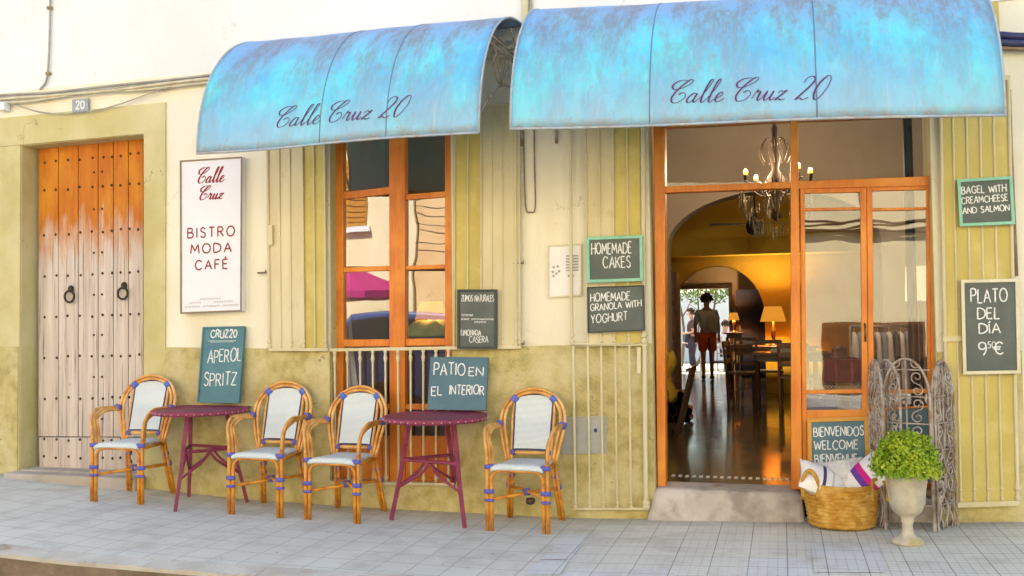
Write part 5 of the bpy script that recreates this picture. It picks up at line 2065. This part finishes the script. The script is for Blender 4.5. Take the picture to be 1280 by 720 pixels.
# ================================================================== CHAIRS
def build_chair():
    r = empty('rattan_armchair', (0, 0, 0), 'x', 'chair', 'rattan chairs along the facade')
    kw = dict(world=False, smooth=True)
    B = []

    def bind(p, q_, rr, m=M_bind):
        B.append((V(p), V(q_), rr, m))
    W = .212
    yF = -.235
    for s in (-1, 1):
        m = MB()
        m.tube([(s * (W + .012), yF, 0), (s * (W + .010), yF, .25), (s * (W + .010), yF, .50)], .0138, 10)
        m.tube([(s * (W - .022), yF + .004, 0), (s * (W - .022), yF + .004, .25), (s * (W - .022), yF + .004, .36)], .0138, 10)
        m.build('leg', M_rattanD, r, **kw)
        # rear legs, splayed
        m = MB()
        m.tube([(s * .215, .215, 0), (s * .195, .17, .22), (s * .175, .125, .45)], .0138, 10)
        m.tube([(s * .188, .210, .01), (s * .168, .165, .22), (s * .148, .12, .45)], .0128, 10)
        m.build('leg', M_rattanD, r, **kw)
        # armrest: three canes sweeping from the front leg to the back arch
        m = MB()
        for k, (ox, oy) in enumerate(((.010, 0), (.000, .030), (-.010, .056))):
            x = s * (W + ox)
            m.tube(cat_rom([(x, yF + oy * .9, .435), (x, yF + oy, .49), (x + s * .006, yF + oy - .002, .58), (x + s * .022, yF + oy + .016 - .008 * k, .665 - .012 * k), (x + s * .034, yF + oy + .075, .715 - .016 * k),
                            (x + s * .038, yF + oy + .17, .722 - .012 * k), (s * (.243 - .006 * k), .12, .712 - .01 * k)], 5), .0118, 9)
        m.build('armrest', M_rattan, r, **kw)
        # lower back sweep from the arm joint down to the seat
        bind((s * (W - .006), yF, .435), (s * (W - .006), yF, .465), .034)
        bind((s * (W - .004), yF, .262), (s * (W - .004), yF, .292), .036)
        bind((s * (W - .004), yF, .205), (s * (W - .004), yF, .225), .034)
        bind((s * .240, .095, .714), (s * .247, .13, .706), .028)
        bind((s * .180, .168, .27), (s * .186, .176, .235), .030)
        bind((s * .168, .150, .35), (s * .172, .155, .32), .030)
        bind((s * .170, .214, .872), (s * .138, .226, .908), .031, M_bindB)
        bind((s * .155, .115, .505), (s * .122, .115, .505), .022)
    # apron: inverted U under the seat
    m = MB()
    x = W - .022
    m.tube(cat_rom([(-x, yF + .004, .30), (-x, yF + .004, .36), (-x + .025, yF + .004, .405), (-x + .07, yF + .004, .422), (0, yF + .002, .424), (x - .07, yF + .004, .422), (x - .025, yF + .004, .405), (x, yF + .004, .36), (x, yF + .004, .30)], 5), .0118, 9)
    for s in (-1, 1):
        m.tube([(s * W, yF, .425), (s * .17, .12, .425)], .013, 8)
    m.tube([(-.17, .12, .425), (.17, .12, .425)], .013, 8)
    m.build('seat_rail', M_rattanD, r, **kw)
    # back: double arch
    m = MB()

    def arch(o, oy):
        L = []
        for s, rng in ((-1, 1), (1, -1)):
            pts = [(s * (.185 - o * .6), .105 + oy, .43), (s * (.222 - o), .125 + oy, .58), (s * (.246 - o), .150 + oy, .71), (s * (.236 - o), .185 + oy, .81), (s * (.178 - o * .75), .212 + oy, .90 - o * .5)]
            L.append(pts if s < 0 else pts[::-1])
        return cat_rom(L[0] + [(-.09, .226 + oy, .950 - o * .8), (0, .230 + oy, .966 - o * .8), (.09, .226 + oy, .950 - o * .8)] + L[1], 6)
    m.tube(arch(0, 0), .0125, 9)
    m.tube(arch(.032, -.004), .0125, 9)
    for s in (-1, 1):
        m.tube(cat_rom([(s * .148, .095, .43), (s * .152, .125, .55), (s * .160, .178, .74), (s * .150, .225, .89)], 5), .0115, 8)
    m.tube([(-.152, .115, .505), (.152, .115, .505)], .014, 9)
    m.build('back_frame', M_rattan, r, **kw)
    # woven back panel
    m = MB()
    NX, NZ = 12, 14
    top = lambda x: .922 - 1.15 * x * x
    py = lambda z, x: .108 + (z - .53) * .29 + .014 * (1 - (x / .14) ** 2)
    for k, off in ((0, 0), (1, .010)):
        for i in range(NX + 1):
            for j in range(NZ + 1):
                s = i / NX * 2 - 1
                t = j / NZ
                x = s * lerp(.138, .146, t)
                z = lerp(.528, top(x), t)
                m.add([(x, py(z, x) + off, z)], [], [(x + 1, z)])
    n1 = (NX + 1) * (NZ + 1)
    for k in (0, 1):
        for i in range(NX):
            for j in range(NZ):
                a = k * n1 + i * (NZ + 1) + j
                m.f.append((a, a + NZ + 1, a + NZ + 2, a + 1))
    bk = m.build('backrest', M_weave, r, world=False, smooth=True)
    b = MB()
    edge = [(lerp(-.138, .138, i / 8), .528) for i in range(9)] + [(lerp(.138, .146, i / 8), lerp(.528, top(.146), i / 8)) for i in range(1, 9)] + \
           [(lerp(.146, -.146, i / 10), top(lerp(.146, -.146, i / 10))) for i in range(1, 11)] + [(lerp(-.146, -.138, i / 8), lerp(top(.146), .528, i / 8)) for i in range(1, 8)]
    b.tube([(x, py(z, x) + .003, z) for x, z in edge], .0065, 6, closed=True)
    b.build('piping', M_piping, bk, world=False, smooth=True)
    # woven seat with a rolled front edge
    m = MB()
    prof = [(-.245, .428), (-.256, .440), (-.257, .455), (-.248, .469), (-.225, .476), (-.12, .472), (0, .470), (.10, .472), (.125, .466), (.128, .445), (.12, .43)]
    acc = [0]
    for a_, b_ in zip(prof, prof[1:]):
        acc.append(acc[-1] + math.dist(a_, b_))
    NX = 12
    for j, (y, z) in enumerate(prof):
        for i in range(NX + 1):
            s = i / NX * 2 - 1
            hw = lerp(.192, .165, max(0, min(1, (y + .25) / .37)))
            m.add([(s * hw, y, z - .006 * (1 - abs(s) ** 3 * 0) * (0 if j in (0, 10) else 1) - (.012 * abs(s) ** 6))], [], [(s * hw + 1, acc[j])])
    for j in range(len(prof) - 1):
        for i in range(NX):
            a = j * (NX + 1) + i
            m.f.append((a, a + 1, a + NX + 2, a + NX + 1))
    m.f.append(tuple(j * (NX + 1) for j in range(len(prof))))
    m.f.append(tuple(j * (NX + 1) + NX for j in reversed(range(len(prof)))))
    m.build('seat', M_weave, r, world=False, smooth=True)
    # crossed stretchers
    m = MB()
    m.tube([(-W, yF, .215), (0, -.01, .232), (.172, .155, .245)], .0125, 8)
    m.tube([(W, yF, .240), (0, -.01, .250), (-.172, .155, .245)], .0125, 8)
    m.build('stretcher', M_rattanD, r, **kw)
    bind((-.016, -.03, .241), (.016, .005, .241), .026)
    for p, q_, rr, mm in B:
        d = (q_ - p)
        mm_ = MB()
        mid = (p + q_) / 2
        wrapd = abs(d.normalized().z) > .8
        mm_.tube([p, p + d * .04, q_ - d * .04, q_], [rr * .9, rr, rr, rr * .9], 12, sx=1)
        if wrapd:     # flatten: wider across than deep
            for v in mm_.v:
                v.y = mid.y + (v.y - mid.y) * .62
                v.x = mid.x + (v.x - mid.x) * 1.06
        mm_.build('binding', mm, r, world=False, smooth=True)
    return r


ch = build_chair()
spots = [((120, 626), (177.5, 631), 'rattan armchair with white woven seat between the old door and the left burgundy table'),
         ((293, 640), (360, 645), 'rattan armchair with white woven seat just right of the left burgundy table'),
         ((387, 647), (454, 652.5), 'rattan armchair with white woven seat left of the right table, before the window bars'),
         ((613, 660), (690, 665), 'rattan armchair with white woven seat alone at the right of the right burgundy table')]
for i, (a, b, lb) in enumerate(spots):
    o = ch if i == 0 else copy_tree(ch)
    pa, pb = G(*a), G(*b)
    d = pb - pa
    an = math.atan2(d.y, d.x) * .8
    mid = (pa + pb) / 2
    k = V((-math.sin(an), math.cos(an), 0))
    o.location = mid + k * .215
    o.location.y = min(o.location.y, -.325)
    o.location.z = gz(o.location.x)
    o.rotation_euler = (0, 0, an)
    sc_ = 1.0 if i > 1 else 1.02
    o.scale = (sc_, sc_, sc_)
    o['label'] = lb
tagm = MB().lathe([(1e-4, -.0), (.03, .01), (.036, .03), (.03, .05), (1e-4, .055)], (0, 0, 0), 12)
o = ch
o4 = [x for x in bpy.data.objects if x.get('label') == spots[3][2]][0]
tg = tagm.build('foot_weight', M_darkwood, o4, world=False, smooth=True)
tg.location = (.03, -.02, .15)


# ================================================================== TABLES
def bistro_table(c_px, feet, label, H=.742):
    c = UZ(*c_px, H - .01)
    zg = gz(c.x)
    root = empty('bistro_table', (c.x, c.y, zg), label, 'table', 'burgundy bistro tables')
    rt = .385
    MB().lathe([(1e-4, H - .03), (rt - .03, H - .03), (rt - .012, H - .028), (rt - .012, H - .001), (rt - .02, H + .001), (1e-4, H + .001)], (c.x, c.y, 0), 48).build('tabletop', M_burgtop, root, smooth=False)
    rm = MB()
    rm.lathe([(rt - .011, H - .034), (rt, H - .032), (rt + .004, H - .016), (rt, H + .001), (rt - .008, H + .004), (rt - .011, H + .002)], (c.x, c.y, 0), 48)
    rim = rm.build('rim', M_burg, root, smooth=True)
    nl = MB()
    for k in range(40):
        a = 2 * math.pi * k / 40
        nl = MB().ball((c.x + (rt + .004) * math.cos(a), c.y + (rt + .004) * math.sin(a), H - .016), .005, 6, 4)
        nl.build('nail_head', M_creamiron, rim, smooth=True)
    F_ = [G(*f) for f in feet]
    tops = []
    for f in F_:
        d = V((f.x - c.x, f.y - c.y, 0))
        d.normalize()
        t = V((c.x, c.y, H - .03)) + d * .20
        tops.append((t, f))
        m = MB()
        a = math.atan2(d.y, d.x)
        mid = t.lerp(f, .55) + d * -.008
        pts = [t, t.lerp(f, .3), mid, f]
        for p0_, p1_ in zip(pts, pts[1:]):
            pass
        m.tube(pts, [.022, .021, .02, .018], 4)
        m.build('leg', M_burg, root, bevel=.003)
    at = lambda i, k: tops[i][0].lerp(tops[i][1], k)
    m = MB()
    for i in range(3):
        j = (i + 1) % 3
        m.tube([at(i, .40), at(j, .40)], .013, 6)
    m.build('stretcher', M_burg, root)
    m = MB()
    for i in range(3):
        j = (i + 1) % 3
        a, b = at(i, .68), at(j, .68)
        mid = (a + b) / 2
        top_ = (at(i, .43) + at(j, .43)) / 2
        m.tube(cat_rom([a, a.lerp(mid, .28).lerp(top_, .62), top_, b.lerp(mid, .28).lerp(top_, .62), b], 6), .011, 6)
    m.build('arched_brace', M_burg, root, smooth=True)
    return root


bistro_table((251.5, 512), [(219, 639.5), (236, 621), (309, 628)], 'round burgundy bistro table holding the teal chalkboard', .752)
bistro_table((544.5, 521), [(489, 650), (581, 660), (573.5, 637.6)], 'round burgundy bistro table holding the wide patio chalkboard', .738)

# ================================================================== BASKET + CUSHIONS
bc = G(1052, 651)
bc = V((U(1052, 640, -.21).x, -.21, gz(bc.x)))
bk = empty('straw_basket', bc, 'golden woven straw basket of cushions beside the doorway', 'basket')
bs = bc.z
prof = [(.001, .004), (.20, .006), (.225, .02)]
nr = 11
for i in range(nr):
    z0 = .02 + .265 * i / nr
    r_ = .225 + .045 * (i / nr) ** .8
    hh = .265 / nr
    prof += [(r_ + .001, z0 + hh * .08), (r_ + .009, z0 + hh * .5), (r_ + .002, z0 + hh * .92)]
prof += [(.275, .29), (.268, .295), (.25, .285), (.22, .05), (.001, .03)]
m = MB().lathe(prof, bc, 40, .92, .62, .004)
for v in m.v:
    rel = v - bc
    v.z += .02 * (rel.x / .27) ** 2 * (rel.z / .25) if rel.z > 0 else 0
m.build('body', M_basket, bk, smooth=True)
for s, x in ((-1, -.20), (1, .235)):
    h = MB()
    y = -.12 if s < 0 else -.10
    h.tube(cat_rom([bc + V((x - .045, y, .2)), bc + V((x - .045, y - .02, .33)), bc + V((x, y - .0, .39 if s < 0 else .34)), bc + V((x + .045, y - .02, .33 if s < 0 else .31)), bc + V((x + .045, y, .2))], 6), .013, 8)
    h.build('handle', M_basket, bk, smooth=True)


def cushion(loc, w, h, th, rot, m, label, n=14, fluff=0):
    mb_ = MB()
    for k in (1, -1):
        for i in range(n + 1):
            for j in range(n + 1):
                u, v = i / n * 2 - 1, j / n * 2 - 1
                prf = max(0, (1 - abs(u) ** 2.4) * (1 - abs(v) ** 2.4)) ** .55
                pinch = 1 - .10 * (u * u * v * v * 0 + (1 - abs(u)) * abs(v) ** 3 + (1 - abs(v)) * abs(u) ** 3)
                p_ = V((u * w / 2 * pinch, v * h / 2 * pinch, k * th / 2 * prf))
                p_ += V((0, 0, 1)) * k * .012 * mnoise.noise(p_ * 14 + V((w, k, 0)))
                if fluff:
                    p_ += V((R.uniform(-1, 1), R.uniform(-1, 1), R.uniform(-1, 1))) * fluff
                mb_.add([p_], [], [(i / n, j / n)])
    n1 = (n + 1) ** 2
    for k in (0, 1):
        for i in range(n):
            for j in range(n):
                a = k * n1 + i * (n + 1) + j
                mb_.f.append((a, a + n + 1, a + n + 2, a + 1))
    Rm = Matrix.Rotation(rot[2], 3, 'Z') @ Matrix.Rotation(rot[1], 3, 'Y') @ Matrix.Rotation(rot[0], 3, 'X')
    mb_.v = [Rm @ v + V(loc) for v in mb_.v]
    o_ = mb_.build('cushion', m, smooth=True)
    return tag(o_, label, 'cushion', 'cushions in the straw basket')


cushion(bc + V((-.115, -.03, .30)), .34, .26, .15, (rad(40), rad(24), rad(14)), M_cushA, 'white cushion with thin navy bands at the left of the straw basket')
cushion(bc + V((.02, .07, .325)), .30, .26, .17, (rad(55), rad(-10), rad(-4)), M_fluff, 'fluffy plain white cushion at the back of the straw basket', 20, .006)
cushion(bc + V((.14, -.02, .325)), .34, .25, .13, (rad(50), rad(-42), rad(-8)), M_cushB, 'white cushion with pink and violet bands at the right of the straw basket')

# ================================================================== URN + BUSH
uc = G(1135, 679)
uc.z = gz(uc.x)
S_ = 1.0
ur = tag(MB().lathe([(.115, 0), (.118, .012), (.10, .028), (.06, .045), (.042, .07), (.036, .115), (.048, .14), (.044, .155), (.07, .175), (.105, .20), (.125, .24), (.135, .32), (.148, .40), (.158, .415), (.158, .435), (.145, .44), (.13, .42), (.01, .41)],
                    uc, 40, .82, .82).build('stone_urn', M_urn, smooth=True), 'weathered stone urn on a slim foot holding the green bush', 'urn')
bush = empty('box_bush', uc + V((0, 0, .40)), 'dense bright green clipped bush growing in the stone urn', 'plant')
b0 = ORG[bush]
rbx, rbz = .195, .225
lf = MB()
for k in range(5200):
    a = R.uniform(0, 2 * math.pi)
    z = R.uniform(-.22, 1)
    d = V((math.cos(a) * math.sqrt(max(0, 1 - z * z)), math.sin(a) * math.sqrt(max(0, 1 - z * z)), z))
    rr = R.uniform(.55, 1.0) ** .6 * (1 + .16 * mnoise.noise(d * 3.5) + .12 * mnoise.noise(d * 8))
    c = b0 + V((d.x * rbx * rr, d.y * rbx * rr, .065 + max(d.z, -.25) * rbz * rr))
    nn = (d + V((R.uniform(-.8, .8), R.uniform(-.8, .8), R.uniform(-.5, .9)))).normalized()
    t = nn.orthogonal().normalized()
    t = (Matrix.Rotation(R.uniform(0, 6.28), 3, nn) @ t)
    b = nn.cross(t)
    L = R.uniform(.007, .019)
    if R.random() < .035:
        c += d * R.uniform(.012, .04)
    lf.add([c - t * L, c + b * L * .55 + nn * .003, c + t * L, c - b * L * .55 + nn * .003], [(0, 1, 2, 3)])
lf.build('foliage', M_leaf, bush)
st = MB()
for k in range(26):
    a = R.uniform(0, 6.28)
    d = V((math.cos(a), math.sin(a), R.uniform(.1, 1.3))).normalized()
    st.tube([b0, b0 + d * .1 + V((0, 0, .03)), b0 + V((d.x * rbx, d.y * rbx, .05 + d.z * rbz)) * 1 - d * .04], [.006, .004, .002], 5)
st.build('stems', M_bark, bush)

# ================================================================== IRON SCREEN
scx = G(1135, 655)
sc0 = G(1108, 650)
scr_root = empty('iron_screen', (U(1135, 650, -.2).x, -.2, gz(1.0)), 'rusty wrought iron folding screen with arched scrolled panels behind the urn', 'screen')


def spiral(c, r, a0, turns, dirn, n=22):
    out = []
    for i in range(n + 1):
        t = i / n
        a = a0 + dirn * 2 * math.pi * turns * t
        rr = r * (1 - .82 * t)
        out.append((c[0] + rr * math.cos(a), c[1] + rr * math.sin(a)))
    return out


def s_scroll(x, z, h, flip):
    """S shaped scroll as 2-D points"""
    s = 1 if flip else -1
    r = h * .25
    top_ = spiral((x + s * .0, z + h * .26), r, -math.pi / 2 if 0 else math.pi * 1.5, 1.25, s)
    bot = spiral((x - s * .0, z - h * .26), r, math.pi * .5, 1.25, s)
    return bot[::-1] + top_


def panel(P0, ux, width, H, hs, scroll=True, wires=False, seed=1):
    """panel standing at P0, running along ux; arched top starting at height hs"""
    rr = random.Random(seed)
    at = lambda x, z, d=0.: P0 + ux * x + V((0, 0, z)) + nrm_ * d
    nrm_ = ux.cross(V((0, 0, 1))).normalized()
    m = MB()
    n = 16
    arch_ = [(width / 2 - width / 2 * math.cos(math.pi * i / n), hs + (H - hs) * math.sin(math.pi * i / n)) for i in range(n + 1)]
    m.tube([at(0, -.0)] + [at(x, z) for x, z in arch_] + [at(width, -.0)], .0085, 6)
    inside = lambda x: hs + (H - hs) * math.sqrt(max(0, 1 - ((x - width / 2) / (width / 2)) ** 2))
    if scroll:
        m.tube([at(width / 2, .25), at(width / 2, H)], .006, 6)
        z = .16
        k = 0
        hh = .165
        while z < H - .05:
            for cx_, fl in ((width * .26, k % 2 == 0), (width * .74, k % 2 == 1)):
                pts = s_scroll(cx_, z + hh / 2, hh, fl)
                pts = [(x, min(zz, inside(min(max(x, .004), width - .004)) - .004)) for x, zz in pts]
                m.tube([at(x, zz, .004) for x, zz in pts], .0048, 5)
            m.tube([at(0, z - .002), at(width, z - .002)], .005, 5)
            z += hh + .01
            k += 1
    if wires:
        for k in range(wires):
            x = width * (k + .5) / wires
            zt_ = inside(x)
            ph, am = rr.uniform(0, 6), rr.uniform(.008, .018)
            m.tube([at(x + am * math.sin(zz * rr.uniform(28, 30) + ph), zz, .012 * math.cos(zz * 23 + ph)) for zz in [zt_ * i / 26 for i in range(27)]], .0058, 5)
    for x in (0, width):
        f = at(x, 0)
        m.tube([f + V((0, 0, .05)), f + V((0, -.03, .0))], .007, 5)
    m.build('panel', M_rustiron, scr_root, smooth=True)


zs_ = gz(1.0)
A0 = V((U(1108, 640, -.20).x, -.20, zs_))
A1 = V((U(1166, 640, -.28).x, -.30, zs_))
ux = (A1 - A0)
wC = ux.length
ux.normalize()
Hc = U(1132, 448, -.2).z - zs_
panel(A0, ux, wC, Hc, Hc - .27)
# left leaves: folded nearly edge-on to the street
for k, (dx, ang) in enumerate(((-.075, 78), (-.04, 60))):
    u_ = V((math.cos(rad(ang)), -math.sin(rad(ang)), 0))
    panel(A0 + V((dx, .16 - .0 * k, 0)), u_, .27, Hc - .01, Hc - .25, True, 5, seed=k + 3)
for k, (dx, ang) in enumerate(((.012, -50), (.03, -62))):
    u_ = V((math.cos(rad(ang)), -math.sin(rad(ang)), 0))
    panel(A1 + V((dx, .02, 0)), u_, .25, Hc - .02, Hc - .26, True, 5, seed=k + 9)

# ================================================================== ACROSS THE STREET (seen in the panes)
YO = -11.4
op = empty('cream_house', (-9, YO, 0), 'sunlit cream house across the street with orange window shutters, mirrored in the panes', 'building')
MB().box(-22, -7.6, YO - 6, YO, -.2, 7.6).build('wall', M_opcream, op)
for x in (-9.25, -12.5, -16):
    w = MB().box(x - .55, x + .55, YO, YO + .05, 3.55, 5.0).build('window', M_shutO, op)
    mm = MB()
    for s in (-1, 1):
        for k in range(10):
            mm.box(x + s * .28 - .22, x + s * .28 + .22, YO + .052, YO + .07, 3.65 + .135 * k, 3.73 + .135 * k)
    mm.build('shutter_slats', M_shutO, w)
    MB().box(x - .7, x + .7, YO + .001, YO + .12, 3.42, 3.53).build('sill', M_white, w)
op2 = empty('salmon_house', (-2, YO, 0), 'sunlit salmon and cream terrace across the street with looping cables, mirrored in the panes', 'building')
MB().box(-7.58, -3.6, YO - 6, YO - .1, -.2, 7.2).build('wall', M_salmon, op2)
MB().box(-3.58, 16, YO - 6, YO, -.2, 7.2).build('wall', M_opcream, op2)
mm = MB()
for x in (-1.4, 7.5, 10.5):
    mm.box(x - .5, x + .5, YO, YO + .04, 4.2, 5.6)
mm.build('window', M_shutO, op2)
mm = MB().box(.75, 2.55, YO, YO + .05, 0, 1.35)  # dark panel added to dim the pane reflections so the interior shows
gd = mm.build('added_dark_panel', M_midwood, op2)
mm = MB()
for k in range(8):
    mm.box(.79 + .22 * k, .97 + .22 * k, YO + .0505, YO + .065, .08, 1.27)
mm.build('dark_panel_boards', M_darkwood, gd)
oc = empty('street_cables', (-2, YO + .1, 3), 'dark cables looping along the facades across the street, mirrored in the panes', 'cables')
for k in range(4):
    z = 4.3 - .38 * k
    MB().tube(cat_rom([V((-7.6 + .6 * i, YO + .03, z + .06 * math.sin(2.1 * i + k))) for i in range(8)], 4), .010, 5).build('cable', M_black, oc)
for k in range(5):
    z = 3.02 + .055 * k
    MB().tube(cat_rom([V((-3.4 + 1.0 * i, YO + .10 + .02 * k, z + .05 * math.sin(1.7 * i + k * 2))) for i in range(18)], 3), .024, 5).build('cable', M_black, oc)
MB().tube(cat_rom([V((1.35, YO + .1, 6.5)), V((1.4, YO + .1, 4.6)), V((1.5, YO + .1, 3.2))], 4), .025, 5).build('cable', M_black, oc)
MB().tube(cat_rom([V((1.75, YO + .1, 4.8)), V((1.65, YO + .1, 3.9)), V((1.5, YO + .1, 3.2))], 4), .02, 5).build('cable', M_black, oc)
structure(MB().box(-40, 40, -11.4, -9.9, -.16, 0.0).build('opposite_pavement', M_pave))
# magenta parasol
pp = empty('parasol', (-8.45, -9.6, 0), 'magenta parasol across the street, mirrored in the left window pane', 'parasol')
MB().tube([(-8.45, -9.6, 0), (-8.45, -9.6, 2.6)], .025, 8).build('pole', M_pole, pp)
MB().lathe([(1.5, 1.95), (1.48, 2.08), (.8, 2.35), (.03, 2.6)], (-8.45, -9.6, 0), 8).build('canopy', M_magenta, pp, solid=.004)
MB().lathe([(.28, 0), (.28, .08), (.05, .1)], (-8.45, -9.6, 0), 12).build('base', M_concrete, pp)


def car(x, y, label):
    r = empty('parked_car', (x, y, -.15), label, 'car')
    prof = [(-2.0, .30), (-2.05, .62), (-1.95, .88), (-1.35, 1.08), (-.75, 1.72), (.15, 1.80), (1.25, 1.74), (1.75, 1.12), (1.98, .90), (2.05, .58), (2.0, .30)]
    m = MB()
    n = len(prof)
    ys = [(-.78, .0), (-.84, .5), (-.84, 1), (.84, 1), (.84, .5), (.78, 0)]
    for sy in (-1, 1):
        for (px, pz) in prof:
            inset = .0 if pz < 1.0 else .14 * (pz - .95) / .8
            m.v.append(V((x + px, y + sy * (.84 - inset), pz - .15)))
    m.f += [tuple(range(n)), tuple(range(2 * n - 1, n - 1, -1))]
    for i in range(n):
        m.f.append((i, (i + 1) % n, (i + 1) % n + n, i + n))
    m.build('body', M_carpaint, r, bevel=.05)
    for sy in (-1, 1):
        for pts in ([(-1.15, 1.14), (-.72, 1.62), (-.05, 1.68), (-.05, 1.14)], [(.05, 1.14), (.05, 1.68), (1.12, 1.62), (1.4, 1.14)]):
            g_m = MB()
            g_m.add([V((x + a, y + sy * (.846 - .14 * (b - .95) / .8), b - .15)) for a, b in pts], [(0, 1, 2, 3)])
            g_m.build('window', M_carglass, r)
    for sx in (-1.28, 1.3):
        for sy in (-1, 1):
            w = MB().tube([V((x + sx, y + sy * .66, .16)), V((x + sx, y + sy * .86, .16))], .31, 20).build('wheel', M_tyre, r)
            MB().tube([V((x + sx, y + sy * .84, .16)), V((x + sx, y + sy * .868, .16))], .19, 16).build('rim', M_rim, w)
    for sy in (-1, 1):
        MB().ball((x - 1.98, y + sy * .6, .56), .13, 10, 8, .5, 1.2, .8).build('headlight', M_lamp, r, smooth=True)
    return r


car(-6.6, -8.6, 'blue parked car across the street, mirrored in the shop window')

# ================================================================== LIGHT
EL, AZ = rad(50), rad(-14)
w = bpy.data.worlds.new('World')
sc.world = w
w.use_nodes = True
nt = w.node_tree
bgn = nt.nodes['Background']
sky = nt.nodes.new('ShaderNodeTexSky')
sky.sky_type = 'NISHITA'
sky.sun_disc = False
sky.sun_elevation = EL
sky.sun_rotation = AZ
nt.links.new(sky.outputs[0], bgn.inputs[0])
bgn.inputs[1].default_value = .12
sd = bpy.data.lights.new('sun', 'SUN')
sd.energy = 5.0
sd.angle = rad(.5)
sd.color = (1, .93, .82)
so = bpy.data.objects.new('sun', sd)
col.objects.link(so)
d = V((-math.sin(AZ) * math.cos(EL), -math.cos(AZ) * math.cos(EL), -math.sin(EL)))
so.rotation_euler = d.to_track_quat('-Z', 'Y').to_euler()
so.location = (0, 5, 12)

sc.view_settings.view_transform = 'Standard'
sc.view_settings.look = 'None'
sc.view_settings.exposure = 2.02
sc.view_settings.gamma = 1
sc.view_settings.use_curve_mapping = False
sc.render.engine = 'CYCLES'
cy = sc.cycles
cy.use_denoising = True
cy.max_bounces = 8
cy.diffuse_bounces = 5
cy.glossy_bounces = 4
cy.transparent_max_bounces = 12
cy.caustics_reflective = False
cy.caustics_refractive = False
cy.sample_clamp_indirect = 6
